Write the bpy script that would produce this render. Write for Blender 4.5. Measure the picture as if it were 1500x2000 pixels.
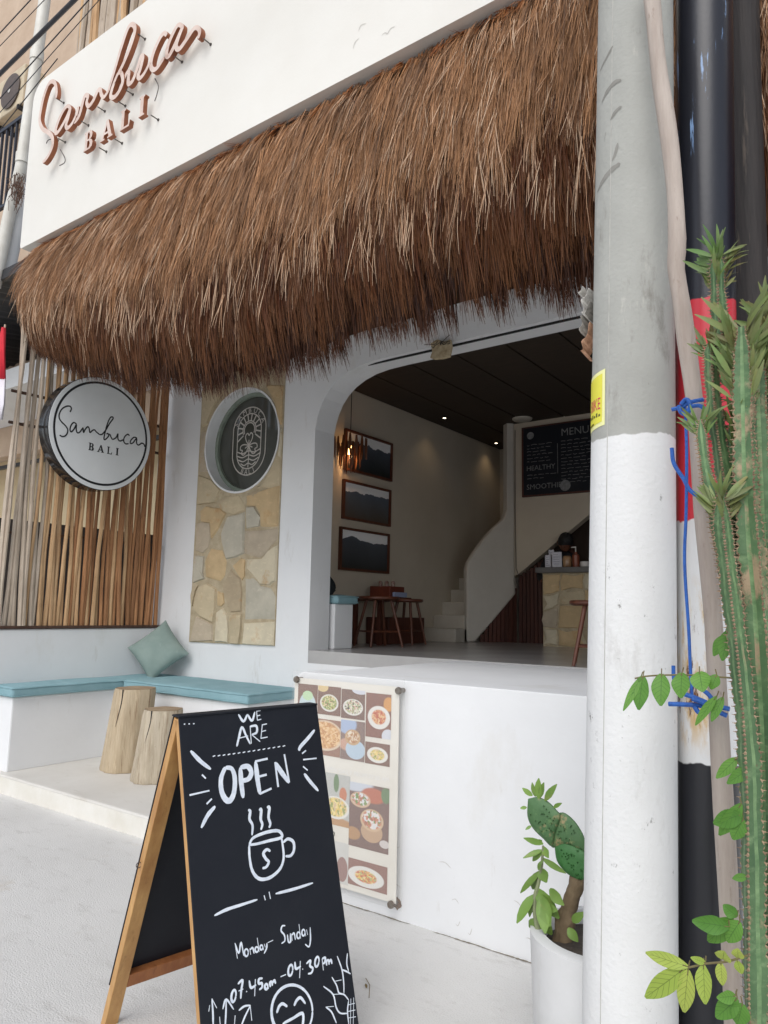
import bpy, bmesh, math, random
import numpy as np
from mathutils import Vector, Matrix
from mathutils.geometry import tessellate_polygon

for o in list(bpy.data.objects): bpy.data.objects.remove(o)
SC = bpy.context.scene
COL = SC.collection
rad = math.radians
random.seed(7); RNG = np.random.default_rng(7)

# ------------------------------------------------------------------ camera
CAM = np.array([0.0, 0.0, 1.45]); FPX = 1433.04
def cam_axes(yaw, pitch, roll):
    cy, sy, cp, sp = math.cos(yaw), math.sin(yaw), math.cos(pitch), math.sin(pitch)
    fw = np.array([sy*cp, cy*cp, sp]); rt = np.array([cy, -sy, 0.0]); up = np.cross(rt, fw)
    c, s = math.cos(roll), math.sin(roll)
    return np.array([c*rt + s*up, -s*rt + c*up, fw])
AX = cam_axes(rad(-36.1244), rad(7.6487), rad(1.1126))
cd = bpy.data.cameras.new('camera'); cam = bpy.data.objects.new('camera', cd); COL.objects.link(cam)
cd.sensor_fit = 'VERTICAL'; cd.sensor_height = 36.0; cd.sensor_width = 27.0
cd.lens = FPX/2000*36.0; cd.clip_start = 0.05; cd.clip_end = 2000
m = Matrix.Identity(4)
for i in range(3):
    m[i][0] = AX[0][i]; m[i][1] = AX[1][i]; m[i][2] = -AX[2][i]; m[i][3] = CAM[i]
cam.matrix_world = m; SC.camera = cam
SC.render.resolution_x = 768; SC.render.resolution_y = 1024

# ------------------------------------------------------------------ world, sun, exposure
SUN_EL, SUN_AZ = rad(47), rad(164)          # azimuth measured from +Y, clockwise seen from above
w = bpy.data.worlds.new('World'); SC.world = w; w.use_nodes = True
nt = w.node_tree; bg = nt.nodes['Background']
sky = nt.nodes.new('ShaderNodeTexSky'); sky.sky_type = 'NISHITA'; sky.sun_disc = False
sky.sun_elevation = SUN_EL; sky.sun_rotation = SUN_AZ; sky.air_density = 1.0; sky.dust_density = 1.5; sky.ozone_density = 1.0
hs = nt.nodes.new('ShaderNodeHueSaturation'); hs.inputs['Saturation'].default_value = 0.4
nt.links.new(sky.outputs[0], hs.inputs['Color']); nt.links.new(hs.outputs[0], bg.inputs[0])
bg.inputs[1].default_value = 0.15
sl = bpy.data.lights.new('sun', 'SUN'); sl.energy = 1.1; sl.angle = rad(45); sl.color = (1.0, 0.98, 0.955)
so = bpy.data.objects.new('sun', sl); COL.objects.link(so)
sd = Vector((math.sin(SUN_AZ)*math.cos(SUN_EL), math.cos(SUN_AZ)*math.cos(SUN_EL), math.sin(SUN_EL)))
so.rotation_euler = sd.to_track_quat('Z', 'Y').to_euler(); so.location = (0, -5, 12)
vs = SC.view_settings; vs.view_transform = 'Standard'; vs.look = 'None'; vs.gamma = 1.0; vs.exposure = 0.33

# ------------------------------------------------------------------ measuring helpers (photo pixel -> point on a real plane)
def ray(x, y): return AX.T @ np.array([(x-750)/FPX, -(y-1000)/FPX, 1.0])
def U(x, y, ax, v):
    d = ray(x, y); return CAM + d*((v-CAM[ax])/d[ax])
def hit(x, y, p0, n):
    d = ray(x, y); return CAM + d*(np.dot(np.asarray(p0)-CAM, n)/np.dot(d, n))
def at_depth(x, y, dist):
    d = ray(x, y); return CAM + d*dist
def lin(r, g, b):
    f = lambda c: (c/255/12.92) if c/255 <= 0.04045 else ((c/255+0.055)/1.055)**2.4
    return (f(r), f(g), f(b))

# ------------------------------------------------------------------ materials
MATS = {}
def mat(name, c1, c2=None, scale=6.0, rough=0.7, bump=0.0, bscale=60.0, metal=0.0, stretch=(1,1,1), stain=None,
        orand=0.0, emit=None, spec=None, island=False, detail=6.0, coat=0.0, trans=0.0, sss=0.0):
    if name in MATS: return MATS[name]
    mt = bpy.data.materials.new(name); mt.use_nodes = True; MATS[name] = mt
    t = mt.node_tree; N = t.nodes; L = t.links; b = N['Principled BSDF']
    b.inputs['Roughness'].default_value = rough; b.inputs['Metallic'].default_value = metal
    if spec is not None: b.inputs['Specular IOR Level'].default_value = spec
    if coat: b.inputs['Coat Weight'].default_value = coat; b.inputs['Coat Roughness'].default_value = 0.15
    if trans: b.inputs['Transmission Weight'].default_value = trans
    tc = N.new('ShaderNodeTexCoord'); mp = N.new('ShaderNodeMapping'); mp.inputs['Scale'].default_value = stretch
    L.new(tc.outputs['Object'], mp.inputs['Vector'])
    c2 = c2 or c1
    mx = N.new('ShaderNodeMix'); mx.data_type = 'RGBA'
    mx.inputs[6].default_value = (*c1, 1); mx.inputs[7].default_value = (*c2, 1)
    nz = N.new('ShaderNodeTexNoise'); nz.inputs['Scale'].default_value = scale; nz.inputs['Detail'].default_value = detail
    nz.inputs['Roughness'].default_value = 0.62
    L.new(mp.outputs[0], nz.inputs['Vector'])
    rp = N.new('ShaderNodeMapRange'); rp.inputs[1].default_value = 0.32; rp.inputs[2].default_value = 0.68
    L.new(nz.outputs[0], rp.inputs[0]); L.new(rp.outputs[0], mx.inputs[0])
    out = mx.outputs[2]
    if island:
        g = N.new('ShaderNodeNewGeometry'); L.new(g.outputs['Random Per Island'], mx.inputs[0])
    if stain:
        for (scol, sscale, lo, hi, sstr) in stain:
            mp2 = N.new('ShaderNodeMapping'); mp2.inputs['Scale'].default_value = sstr; L.new(tc.outputs['Object'], mp2.inputs[0])
            n2 = N.new('ShaderNodeTexNoise'); n2.inputs['Scale'].default_value = sscale; n2.inputs['Detail'].default_value = 9
            n2.inputs['Roughness'].default_value = 0.7; L.new(mp2.outputs[0], n2.inputs['Vector'])
            r2 = N.new('ShaderNodeMapRange'); r2.inputs[1].default_value = lo; r2.inputs[2].default_value = hi
            L.new(n2.outputs[0], r2.inputs[0])
            m2 = N.new('ShaderNodeMix'); m2.data_type = 'RGBA'; L.new(r2.outputs[0], m2.inputs[0])
            L.new(out, m2.inputs[6]); m2.inputs[7].default_value = (*scol, 1); out = m2.outputs[2]
    if orand:
        oi = N.new('ShaderNodeObjectInfo'); h = N.new('ShaderNodeHueSaturation')
        r3 = N.new('ShaderNodeMapRange'); r3.inputs[3].default_value = 1-orand; r3.inputs[4].default_value = 1+orand
        L.new(oi.outputs['Random'], r3.inputs[0]); L.new(r3.outputs[0], h.inputs['Value']); L.new(out, h.inputs['Color']); out = h.outputs[0]
    L.new(out, b.inputs['Base Color'])
    if bump:
        bn = N.new('ShaderNodeTexNoise'); bn.inputs['Scale'].default_value = bscale; bn.inputs['Detail'].default_value = 5
        L.new(mp.outputs[0], bn.inputs['Vector'])
        bp = N.new('ShaderNodeBump'); bp.inputs['Strength'].default_value = bump; bp.inputs['Distance'].default_value = 0.006
        L.new(bn.outputs[0], bp.inputs['Height']); L.new(bp.outputs[0], b.inputs['Normal'])
    if sss:
        b.inputs['Subsurface Weight'].default_value = sss; b.inputs['Subsurface Radius'].default_value = (0.01, 0.01, 0.005)
    if emit:
        b.inputs['Emission Color'].default_value = (*emit[0], 1); b.inputs['Emission Strength'].default_value = emit[1]
    return mt

WHITE = mat('white_plaster', (.78,.785,.79), (.74,.745,.75), 2.2, .8, .5, 7, stain=[((.66,.645,.61), 1.7, .58, .82, (1,1,.45)), ((.60,.58,.55), 7, .62, .78, (1,1,.25)), ((.50,.48,.45), 38, .69, .77, (1,1,1))])
FASC = mat('warm_white_plaster', (.77,.75,.70), (.735,.71,.655), 1.6, .8, .10, 50, stain=[((.66,.62,.55), 1.1, .64, .86, (1,1,.35))])
CREAM = mat('cream_interior_plaster', (.62,.55,.45), (.55,.48,.38), 1.2, .85, .06, 40)
CONC = mat('ground_concrete', (.68,.67,.65), (.62,.61,.59), 1.6, .85, .8, 140, stain=[((.50,.485,.46), 5, .54, .76, (1,2.4,1)), ((.74,.735,.72), 9, .60, .8, (1,1,1)), ((.46,.44,.42), 120, .62, .74, (1,1,1)), ((.38,.36,.33), 42, .69, .76, (1,1,1)), ((.52,.46,.38), 2.1, .62, .8, (1,1,1))])
PATIO = mat('patio_screed', (.60,.575,.53), (.68,.66,.62), 2.2, .6, .12, 60, stain=[((.50,.46,.40), 3, .6, .8, (1,3,1))])
RISER = mat('limewashed_riser', (.66,.63,.56), (.74,.72,.67), 5, .85, .2, 60)
FLOOR = mat('polished_grey_floor', (.34,.33,.325), (.42,.41,.40), 2.0, .22, .02, 20)

# ------------------------------------------------------------------ mesh builder
class MB:
    def __init__(s): s.v = []; s.f = []; s.mi = []
    def add(s, vs, fs, mi=0):
        k = len(s.v); s.v += [tuple(map(float, p)) for p in vs]
        s.f += [tuple(i+k for i in f) for f in fs]; s.mi += [mi]*len(fs); return s
    def box(s, a, b, mi=0):
        x0,y0,z0 = [min(p,q) for p,q in zip(a,b)]; x1,y1,z1 = [max(p,q) for p,q in zip(a,b)]
        return s.add([(x0,y0,z0),(x1,y0,z0),(x1,y1,z0),(x0,y1,z0),(x0,y0,z1),(x1,y0,z1),(x1,y1,z1),(x0,y1,z1)],
              [(0,3,2,1),(4,5,6,7),(0,1,5,4),(1,2,6,5),(2,3,7,6),(3,0,4,7)], mi)
    def tube(s, pts, r, n=8, cap=True, mi=0, sq=1.0, wob=0.0):
        pts = [np.array(p, float) for p in pts]; R = r if hasattr(r, '__len__') else [r]*len(pts)
        k = len(pts); V = []; prev = None
        for i in range(k):
            t = pts[min(i+1,k-1)] - pts[max(i-1,0)]; t = t/(np.linalg.norm(t)+1e-9)
            a = np.array([0,0,1.]) if abs(t[2]) < .9 else np.array([1.,0,0])
            if prev is None: u = np.cross(t, a)
            else: u = prev - t*np.dot(prev, t)
            u = u/(np.linalg.norm(u)+1e-9); prev = u; w_ = np.cross(t, u)
            for j in range(n):
                th = 2*math.pi*j/n; rr = R[i]*(1+wob*math.sin(3*th+i*1.3)*random.random())
                V.append(pts[i] + rr*(math.cos(th)*u + sq*math.sin(th)*w_))
        F = [(i*n+j, i*n+(j+1)%n, (i+1)*n+(j+1)%n, (i+1)*n+j) for i in range(k-1) for j in range(n)]
        if cap: F += [tuple(range(n))[::-1], tuple((k-1)*n+j for j in range(n))]
        return s.add(V, F, mi)
    def lathe(s, c, prof, n=32, mi=0, ax='z', arc=(0, 2*math.pi)):
        V = []; k = len(prof); full = abs(arc[1]-arc[0]-2*math.pi) < 1e-6; nn = n if full else n+1
        for (r, h) in prof:
            for j in range(nn):
                th = arc[0] + (arc[1]-arc[0])*j/n; a, b_ = r*math.cos(th), r*math.sin(th)
                p = (a, b_, h) if ax == 'z' else ((h, a, b_) if ax == 'x' else (a, h, b_))
                V.append((c[0]+p[0], c[1]+p[1], c[2]+p[2]))
        F = []
        for i in range(k-1):
            for j in range(n):
                j2 = (j+1) % nn
                F.append((i*nn+j, i*nn+j2, (i+1)*nn+j2, (i+1)*nn+j))
        return s.add(V, F, mi)
    def plate(s, loops, frame, d0, d1, mi=0, side_mi=None):
        # loops: outer + holes in 2D; frame(u,v,d) -> 3D
        L3 = [[Vector((p[0], p[1], 0)) for p in lp] for lp in loops]
        tris = tessellate_polygon(L3); flat = [p for lp in loops for p in lp]; n = len(flat)
        V = [frame(p[0], p[1], d0) for p in flat] + [frame(p[0], p[1], d1) for p in flat]
        F = [tuple(t) for t in tris] + [tuple(i+n for i in t[::-1]) for t in tris]
        s.add(V, F, mi); k0 = len(s.v) - 2*n; o = 0
        SF = []
        for lp in loops:
            q = len(lp)
            SF += [(o+i, o+(i+1) % q, o+(i+1) % q+n, o+i+n) for i in range(q)]; o += q
        s.f += [tuple(i+k0 for i in f) for f in SF]; s.mi += [mi if side_mi is None else side_mi]*len(SF)
        return s
    def build(s, name, mats, parent=None, smooth=False, bevel=0.0, recalc=True, fix=True):
        me = bpy.data.meshes.new(name); off = np.array(parent_world(parent)) if parent else np.zeros(3)
        vv = (np.array(s.v) - off) if len(s.v) else np.zeros((0, 3))
        me.from_pydata(vv.tolist(), [], s.f)
        mats = mats if isinstance(mats, (list, tuple)) else [mats]
        for mm in mats: me.materials.append(mm)
        if len(mats) > 1: me.polygons.foreach_set('material_index', s.mi)
        if recalc:
            bm = bmesh.new(); bm.from_mesh(me); bmesh.ops.recalc_face_normals(bm, faces=bm.faces); bm.to_mesh(me); bm.free()
        if smooth: me.polygons.foreach_set('use_smooth', [True]*len(me.polygons))
        o = bpy.data.objects.new(name, me); COL.objects.link(o)
        if parent: o.parent = parent
        if bevel:
            b = o.modifiers.new('bevel', 'BEVEL'); b.width = bevel; b.segments = 2; b.limit_method = 'ANGLE'; b.angle_limit = rad(40)
        if smooth:
            try: me.set_sharp_from_angle(angle=rad(45))
            except Exception: pass
        return o

def parent_world(p):
    x = np.zeros(3)
    while p is not None:
        x = x + np.array(p.location); p = p.parent
    return x
def tag(o, label, cat, group=None, kind=None):
    o['label'] = label; o['category'] = cat
    if group: o['group'] = group
    if kind: o['kind'] = kind
    return o
def thing(name, label, cat, loc=(0,0,0), group=None):
    o = bpy.data.objects.new(name, None); COL.objects.link(o); o.location = loc; o.empty_display_size = 0.1
    return tag(o, label, cat, group)
def struct(o): o['kind'] = 'structure'; return o
def smooth_path(p, n=6):
    p = [np.array(q, float) for q in p]
    if len(p) < 3: return p
    out = []
    P = [2*p[0]-p[1]] + p + [2*p[-1]-p[-2]]
    for i in range(1, len(P)-2):
        a, b, c, d = P[i-1], P[i], P[i+1], P[i+2]
        for k in range(n):
            t = k/n
            out.append(.5*((2*b)+(-a+c)*t+(2*a-5*b+4*c-d)*t*t+(-a+3*b-3*c+d)*t**3))
    out.append(p[-1]); return out
DOFF = [0.0]; SOFF = [0.0]
def stroke(mb, pts, wd, frame, d0=0.0, d1=None, mi=0, side_mi=None, sm=5, taper=1.0, jit=0.0):
    """ribbon along 2D pts, width wd; frame(u,v,d)->3D. d1 given: solid bar from d0 to d1."""
    P = smooth_path(pts, sm); k = len(P); W = wd if hasattr(wd, '__len__') else None
    Lf, Rt = [], []
    for i in range(k):
        t = P[min(i+1,k-1)] - P[max(i-1,0)]; t = t/(np.linalg.norm(t)+1e-9); nrm = np.array([-t[1], t[0]])
        h = (wd if W is None else np.interp(i/(k-1), np.linspace(0,1,len(W)), W))/2
        if jit: h *= 1 + random.uniform(-jit, jit)
        if i in (0, k-1): h *= taper
        Lf.append(P[i]+nrm*h); Rt.append(P[i]-nrm*h)
    DOFF[0] = (DOFF[0] + 0.00003) % 0.0004
    solid = 0.0 if d1 is None else 0.007
    if d1 is not None: SOFF[0] = (SOFF[0] + .0011) % .005; d1 += SOFF[0]
    V = []; F = []
    for i in range(k):
        e = DOFF[0] + 0.0004*i/k
        V += [frame(*Lf[i], d0+e), frame(*Rt[i], d0+e)]
    F = [(2*i, 2*i+1, 2*i+3, 2*i+2) for i in range(k-1)]
    if d1 is None: mb.add(V, F, mi); return
    for i in range(k): V += [frame(*Lf[i], d1+solid*i/k), frame(*Rt[i], d1+solid*i/k)]
    o = 2*k
    mb.add(V, F + [(o+2*i, o+2*i+2, o+2*i+3, o+2*i+1) for i in range(k-1)], mi)
    k0 = len(mb.v) - 4*k
    SF = [(2*i, 2*i+2, o+2*i+2, o+2*i) for i in range(k-1)] + [(2*i+1, o+2*i+1, o+2*i+3, 2*i+3) for i in range(k-1)]
    SF += [(0, o, o+1, 1), (2*k-2, 2*k-1, o+2*k-1, o+2*k-2)]
    mb.f += [tuple(q+k0 for q in f) for f in SF]; mb.mi += [mi if side_mi is None else side_mi]*len(SF)
def text_geo(txt, size):
    cu = bpy.data.curves.new('t', 'FONT'); cu.body = txt; cu.size = size; cu.resolution_u = 2; cu.align_x = 'LEFT'
    ob = bpy.data.objects.new('t', cu); COL.objects.link(ob)
    dg = bpy.context.evaluated_depsgraph_get(); dg.update(); me = bpy.data.meshes.new_from_object(ob.evaluated_get(dg))
    V = [tuple(v.co) for v in me.vertices]; F = [tuple(p.vertices) for p in me.polygons]
    bpy.data.objects.remove(ob); bpy.data.curves.remove(cu); bpy.data.meshes.remove(me)
    return V, F
def text_on(mb, txt, size, frame, u0, v0, d=0.001, mi=0, sx=1.0):
    V, F = text_geo(txt, size)
    mb.add([frame(u0+v[0]*sx, v0+v[1], d) for v in V], F, mi)
def copy_thing(o, loc, rotz=None, label=None):
    r = o.copy(); COL.objects.link(r); r.location = loc
    if rotz is not None: r.rotation_euler = (0, 0, rotz)
    if label: r['label'] = label
    for c in o.children:
        d = c.copy(); COL.objects.link(d); d.parent = r
        for e in c.children:
            f = e.copy(); COL.objects.link(f); f.parent = d
    return r
XZ = lambda Y: (lambda u, v, d: (u, Y - d, v))          # wall facing -Y
YZ = lambda X: (lambda u, v, d: (X + d, u, v))          # wall facing +X
def pix(plane_ax, val):
    i, j = [k for k in range(3) if k != plane_ax]
    return lambda x, y: (lambda p: (p[i], p[j]))(U(x, y, plane_ax, val))

D1, D2, XS, ZF = 3.05, 4.72, -6.2, 1.105
# ================================================================== SETTING
g = MB(); g.box((-150,-150,-.3), (150,150,0)); struct(g.build('ground', CONC))
g = MB(); g.box((-6.4,D1,-.05), (-2.72,D2,.136)); pt = g.build('patio', PATIO, bevel=.012); struct(pt)
g = MB(); g.box((-6.41,D1-.006,-.02), (-2.72,D1-.001,.118)); struct(g.build('patio_riser', RISER, bevel=.002))

# ================================================================== CAFE BUILDING
B = thing('cafe_building', 'white plastered cafe front with arched opening, rough stone panel and round window', 'building', (-3.5, D1, 0))
# terrace wall with ledge (rounded top-left corner)
def rrect(x0, z0, x1, z1, r=(0,0,0,0), n=6):     # radii: bl, br, tr, tl
    out = []
    for (cx, cz, rr, a0) in ((x0,z0,r[0],180),(x1,z0,r[1],270),(x1,z1,r[2],0),(x0,z1,r[3],90)):
        if rr == 0: out.append((cx, cz)); continue
        ox = cx + (rr if cx == x0 else -rr); oz = cz + (rr if cz == z0 else -rr)
        for k in range(n+1):
            a = rad(a0 + 90*k/n); out.append((ox+rr*math.cos(a), oz+rr*math.sin(a)))
    return out
g = MB(); g.plate([rrect(-2.815, -.1, 2.6, 1.110, (0,0,0,.07))], XZ(D1), 0, -.18); g.build('terrace_wall', WHITE, B, bevel=.012)
g = MB(); g.box((-2.80,D1+.18,-.1), (2.6,D2+.005,1.095)); g.build('terrace_floor', WHITE, B)
# front wall with arched opening and round hole
arch = [(-4.21,1.0),(-4.21,3.02),(-4.19,3.11),(-4.16,3.20),(-4.115,3.285),(-4.05,3.36),(-3.965,3.425),(-3.86,3.475),(-3.74,3.508),(-3.6,3.525),(-3.4,3.53),(1.4,3.53),(1.4,1.0)]
WC, WR = (-5.138, 3.03), .50
circ = [(WC[0]+WR*math.cos(a), WC[1]+WR*math.sin(a)) for a in np.linspace(0, 2*math.pi, 49)[:-1]]
g = MB(); g.plate([[(-6.4,.0),(2.6,.0),(2.6,4.55),(-6.4,4.55)], arch, circ], XZ(D2), 0, -.26); g.build('front_wall', WHITE, B)
DARK = mat('matt_black', (.02,.02,.02), rough=.9)  # flat black shared by wires, cracks, cord and brackets
g = MB(); g.box((-3.75,D2+.05,3.515), (1.38,D2+.065,3.5295)); g.build('track_shadow_strip', DARK, B)  # black strip along the track groove, standing in for its shadow gap
# side wall under the sticks, benches
g = MB(); g.box((XS-.2,D1,-.05), (XS,D2,1.235)); g.build('side_wall', WHITE, B, bevel=.015)
g = MB(); g.box((XS+.001,D1+.06,.13), (-5.89,D2-.001,.708)); g.build('bench_base', WHITE, B, bevel=.012)
g = MB(); g.box((-5.889,4.11,.13), (-4.27,D2-.001,.708)); g.build('bench_base', WHITE, B, bevel=.012)
# fascia band
g = MB(); g.plate([rrect(-6.30, 4.58, 2.6, 6.175, (.03,0,0,.17))], XZ(D1), 0, -.22); g.build('fascia', FASC, B, bevel=.02)
g = MB(); g.box((-6.28,D1+.23,4.62), (2.6,12,4.80)); g.box((-6.25,D1+.24,4.40), (2.6,D2-.01,4.46)); g.build('porch_roof', WHITE, B)
g = MB(); g.box((-6.30,D1+.1,4.545), (2.0,D1+.16,4.578)); g.build('batten', mat('black_batten', (.03,.026,.022), rough=.9), B)
# plaster cracks on the fascia (raised flakes)
CRK = mat('crack_buff', (.58,.555,.51), rough=.9)
fz = pix(1, D1); g = MB()
for pts in ([(745,70),(752,64),(757,66),(763,56),(772,52)],[(700,62),(705,50),(716,46)],[(690,96),(693,84),(702,74)],[(625,92),(640,86)],[(565,112),(580,108)]):
    g = MB(); stroke(g, [fz(*p) for p in pts], [.004,.009,.004], XZ(D1), .0012, sm=3, taper=.1); g.build('plaster_crack', CRK, B)

# ---- stone panel with separate stones
SP = MB(); SP.box((-5.735,D2-.012,1.115), (-4.595,D2-.0005,3.95))
MORT = mat('sandy_mortar', lin(188,174,148), lin(164,149,122), 14, .95, .5, 120, stain=[(lin(120,104,82), 50, .6, .75, (1,1,1))])
# panel around the round hole
pan = MB(); pan.plate([[(-5.735,1.115),(-4.597,1.125),(-4.592,3.95),(-5.735,3.95)], [(WC[0]+(WR+.004)*math.cos(a), WC[1]+(WR+.004)*math.sin(a)) for a in np.linspace(0,2*math.pi,49)[:-1]]], XZ(D2), .0, .012)
panel = pan.build('stone_panel', MORT, B)
c6 = lambda x, y: (350+x*.17, 940+y*.17); c3 = lambda x, y: (350+x*.3, 700+y*.3)
OCH, TAN, PINK, GRY, CRM, BRN = lin(200,174,134), lin(196,180,150), lin(190,175,153), lin(188,181,164), lin(208,196,170), lin(178,161,134)
ST = [(c6,[(240,340),(300,285),(480,310),(540,370),(440,560),(370,660),(350,475),(245,460)],OCH),
 (c6,[(195,480),(345,480),(360,650),(330,760),(270,830),(185,800)],PINK),(c6,[(560,400),(750,350),(745,830),(640,880),(540,900),(490,700),(480,600)],GRY),
 (c6,[(430,250),(500,180),(690,165),(740,270),(755,330),(630,385),(490,340)],TAN),(c6,[(770,165),(900,120),(1165,40),(1155,515),(940,520),(960,420),(880,280),(770,275)],OCH),
 (c6,[(770,295),(860,290),(945,420),(915,520),(770,545)],GRY),(c6,[(745,570),(1155,530),(1150,660),(1000,830),(930,880),(740,825)],PINK),
 (c6,[(770,890),(950,890),(1020,800),(1145,730),(1130,1150),(1040,1200),(930,1190),(850,1080),(775,1000)],CRM),(c6,[(755,1120),(840,1110),(930,1200),(1050,1230),(1110,1330),(1095,1590),(750,1590)],GRY),
 (c6,[(740,1630),(1090,1610),(1080,1890),(720,1870)],CRM),(c6,[(290,920),(360,770),(490,790),(540,920),(520,1080),(470,1150),(300,1100)],OCH),
 (c6,[(610,970),(700,880),(755,900),(750,1100),(720,1140)],OCH),(c6,[(500,1180),(590,1000),(700,1110),(720,1300),(710,1500),(590,1510),(530,1350)],BRN),
 (c6,[(180,1330),(230,1210),(320,1170),(430,1230),(420,1440),(390,1630),(250,1560),(165,1460)],TAN),(c6,[(440,1260),(500,1280),(515,1400),(475,1440),(435,1430)],OCH),
 (c6,[(190,1550),(380,1650),(380,1830),(120,1840)],PINK),(c6,[(430,1500),(500,1460),(560,1560),(570,1720),(560,1860),(410,1850)],CRM),(c6,[(580,1530),(720,1530),(710,1700),(690,1880),(590,1870)],TAN),
 (c6,[(180,840),(285,860),(270,1050),(290,1120),(160,1170)],GRY),(c6,[(150,1230),(215,1190),(170,1330),(150,1440),(135,1400)],TAN),
 (c3,[(152,205),(300,200),(225,310),(185,430),(150,450)],TAN),(c3,[(145,480),(180,480),(184,620),(205,720),(130,740)],PINK),(c3,[(125,760),(220,770),(270,860),(240,940),(120,955)],TAN),
 (c3,[(565,170),(692,170),(686,420),(655,430),(625,290)],OCH),(c3,[(660,450),(684,450),(676,640),(640,640),(655,540)],CRM),(c3,[(632,590),(674,655),(666,830),(600,850),(500,845),(580,750)],TAN),
 (c3,[(440,880),(500,860),(560,865),(510,910),(450,905)],BRN)]
smats = {}
def stone_mesh(poly, Y, h, jit=.004):
    c = np.mean(poly, axis=0); n = len(poly); out = []
    for i in range(n):
        a, b = np.array(poly[i]), np.array(poly[(i+1) % n])
        out.append(a); out.append((a*.5+b*.5) + RNG.normal(0, jit, 2))
    V = []; q = len(out)
    for p in out: V.append((p[0], Y-.011, p[1]))
    for p in out:
        s = c + (p-c)*.93; V.append((s[0], Y-h+RNG.normal(0,.0016), s[1]))
    for p in out:
        s = c + (p-c)*.55; V.append((s[0], Y-h-.004+RNG.normal(0,.003), s[1]))
    V.append((c[0], Y-h-.004, c[1]))
    F = []
    for i in range(q):
        j = (i+1) % q
        F += [(i,j,q+j,q+i),(q+i,q+j,2*q+j,2*q+i),(2*q+i,2*q+j,3*q)]
    mb = MB(); mb.add(V, F); return mb
def stone_mat(c):
    k = 'stone_%d_%d_%d' % tuple(int(x*255) for x in c)
    d = tuple(x*.82 for x in c); e = tuple(min(1, x*1.14) for x in c)
    return mat(k, c, d, 7, .9, .6, 26, orand=.06, stain=[(e, 11, .55, .72, (1,1,2)), (lin(178,132,78), 5, .58, .78, (1,1,1)), (lin(120,104,84), 34, .66, .78, (1,1,1))])
for f, poly, c in ST:
    pp = []
    for p in poly:
        q = U(*f(*p), 1, D2-.02); x, z = q[0], q[2]
        dx, dz = x-WC[0], z-WC[1]; r = math.hypot(dx, dz)
        if r < WR+.02: x, z = WC[0]+dx/r*(WR+.02), WC[1]+dz/r*(WR+.02)
        pp.append((min(max(x,-5.73),-4.60), min(max(z,1.12),3.94)))
    stone_mesh(pp, D2, random.uniform(.020,.036)).build('stone', stone_mat(c), panel, smooth=True)

# ---- round window
GRN = mat('green_grey_frame', lin(140,150,138), lin(120,130,118), 9, .6, .1)
g = MB(); n = 64
g.lathe((WC[0], D2, WC[1]), [(WR+.012,-.02),(WR+.012,.0),(WR-.006,.0)], n, ax='y')
g.lathe((WC[0], D2, WC[1]), [(WR+.012,-.02),(WR-.006,-.02),(WR-.006,.12)], n, ax='y')
rw = g.build('round_window', WHITE, B, smooth=True)
g = MB(); g.lathe((WC[0], D2, WC[1]), [(WR-.008,.10),(WR-.045,.10),(WR-.045,.14)], n, ax='y'); g.build('window_frame', GRN, rw, smooth=True)
GL = mat('dark_window_glass', (.060,.063,.055), (.085,.087,.074), 1.4, .06, spec=.55)
g = MB(); g.plate([[(WC[0]+(WR-.02)*math.cos(a), WC[1]+(WR-.02)*math.sin(a)) for a in np.linspace(0,2*math.pi,65)[:-1]]], XZ(D2+.13), 0, -.008); g.build('pane', GL, rw)
EMB = mat('white_vinyl', lin(205,200,192), lin(180,175,168), 20, .6)
g = MB(); ew, eh = .225, .335; EC = (-5.176, 3.055); YE = D2+.128
def efr(u, v, d): return (EC[0]+u*ew, YE-d, EC[1]+v*eh)
asp = ew/eh
def ring_caps(rx, top, lw):      # capsule outline
    pts = [(rx*math.cos(a), top+rx*asp*math.sin(a)) for a in np.linspace(0, math.pi, 15)]
    pts += [(rx*math.cos(a), -top+rx*asp*math.sin(a)) for a in np.linspace(math.pi, 2*math.pi, 15)] + [(rx, top)]
    return pts
def estroke(pts, wd=.055, sm=3):  # width in u units, isotropic handled in metric space
    mpts = [(p[0]*ew, p[1]*eh) for p in pts]
    stroke(g, mpts, wd*ew, lambda u, v, d: (EC[0]+u, YE-d, EC[1]+v), .0004, sm=sm)
estroke(ring_caps(1.0, .33, 0), .05, 2); estroke(ring_caps(.72, .33, 0), .05, 2)
top = .33
for rx in (.40, .32): estroke([(rx*math.cos(a), top+rx*asp*math.sin(a)) for a in np.linspace(-.5, math.pi+.5, 15)], .05, 2)
for a in np.linspace(-.55, math.pi+.55, 12):
    estroke([(.42*math.cos(a), top+.42*asp*math.sin(a)), (.71*math.cos(a), top+.71*asp*math.sin(a))] if 0 <= a <= math.pi else
            [(.42*math.cos(a), top+.42*asp*math.sin(a)), (.71*math.copysign(1, math.cos(a)), top+.62*asp*math.sin(a)*1.4)], .06, 2)
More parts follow.
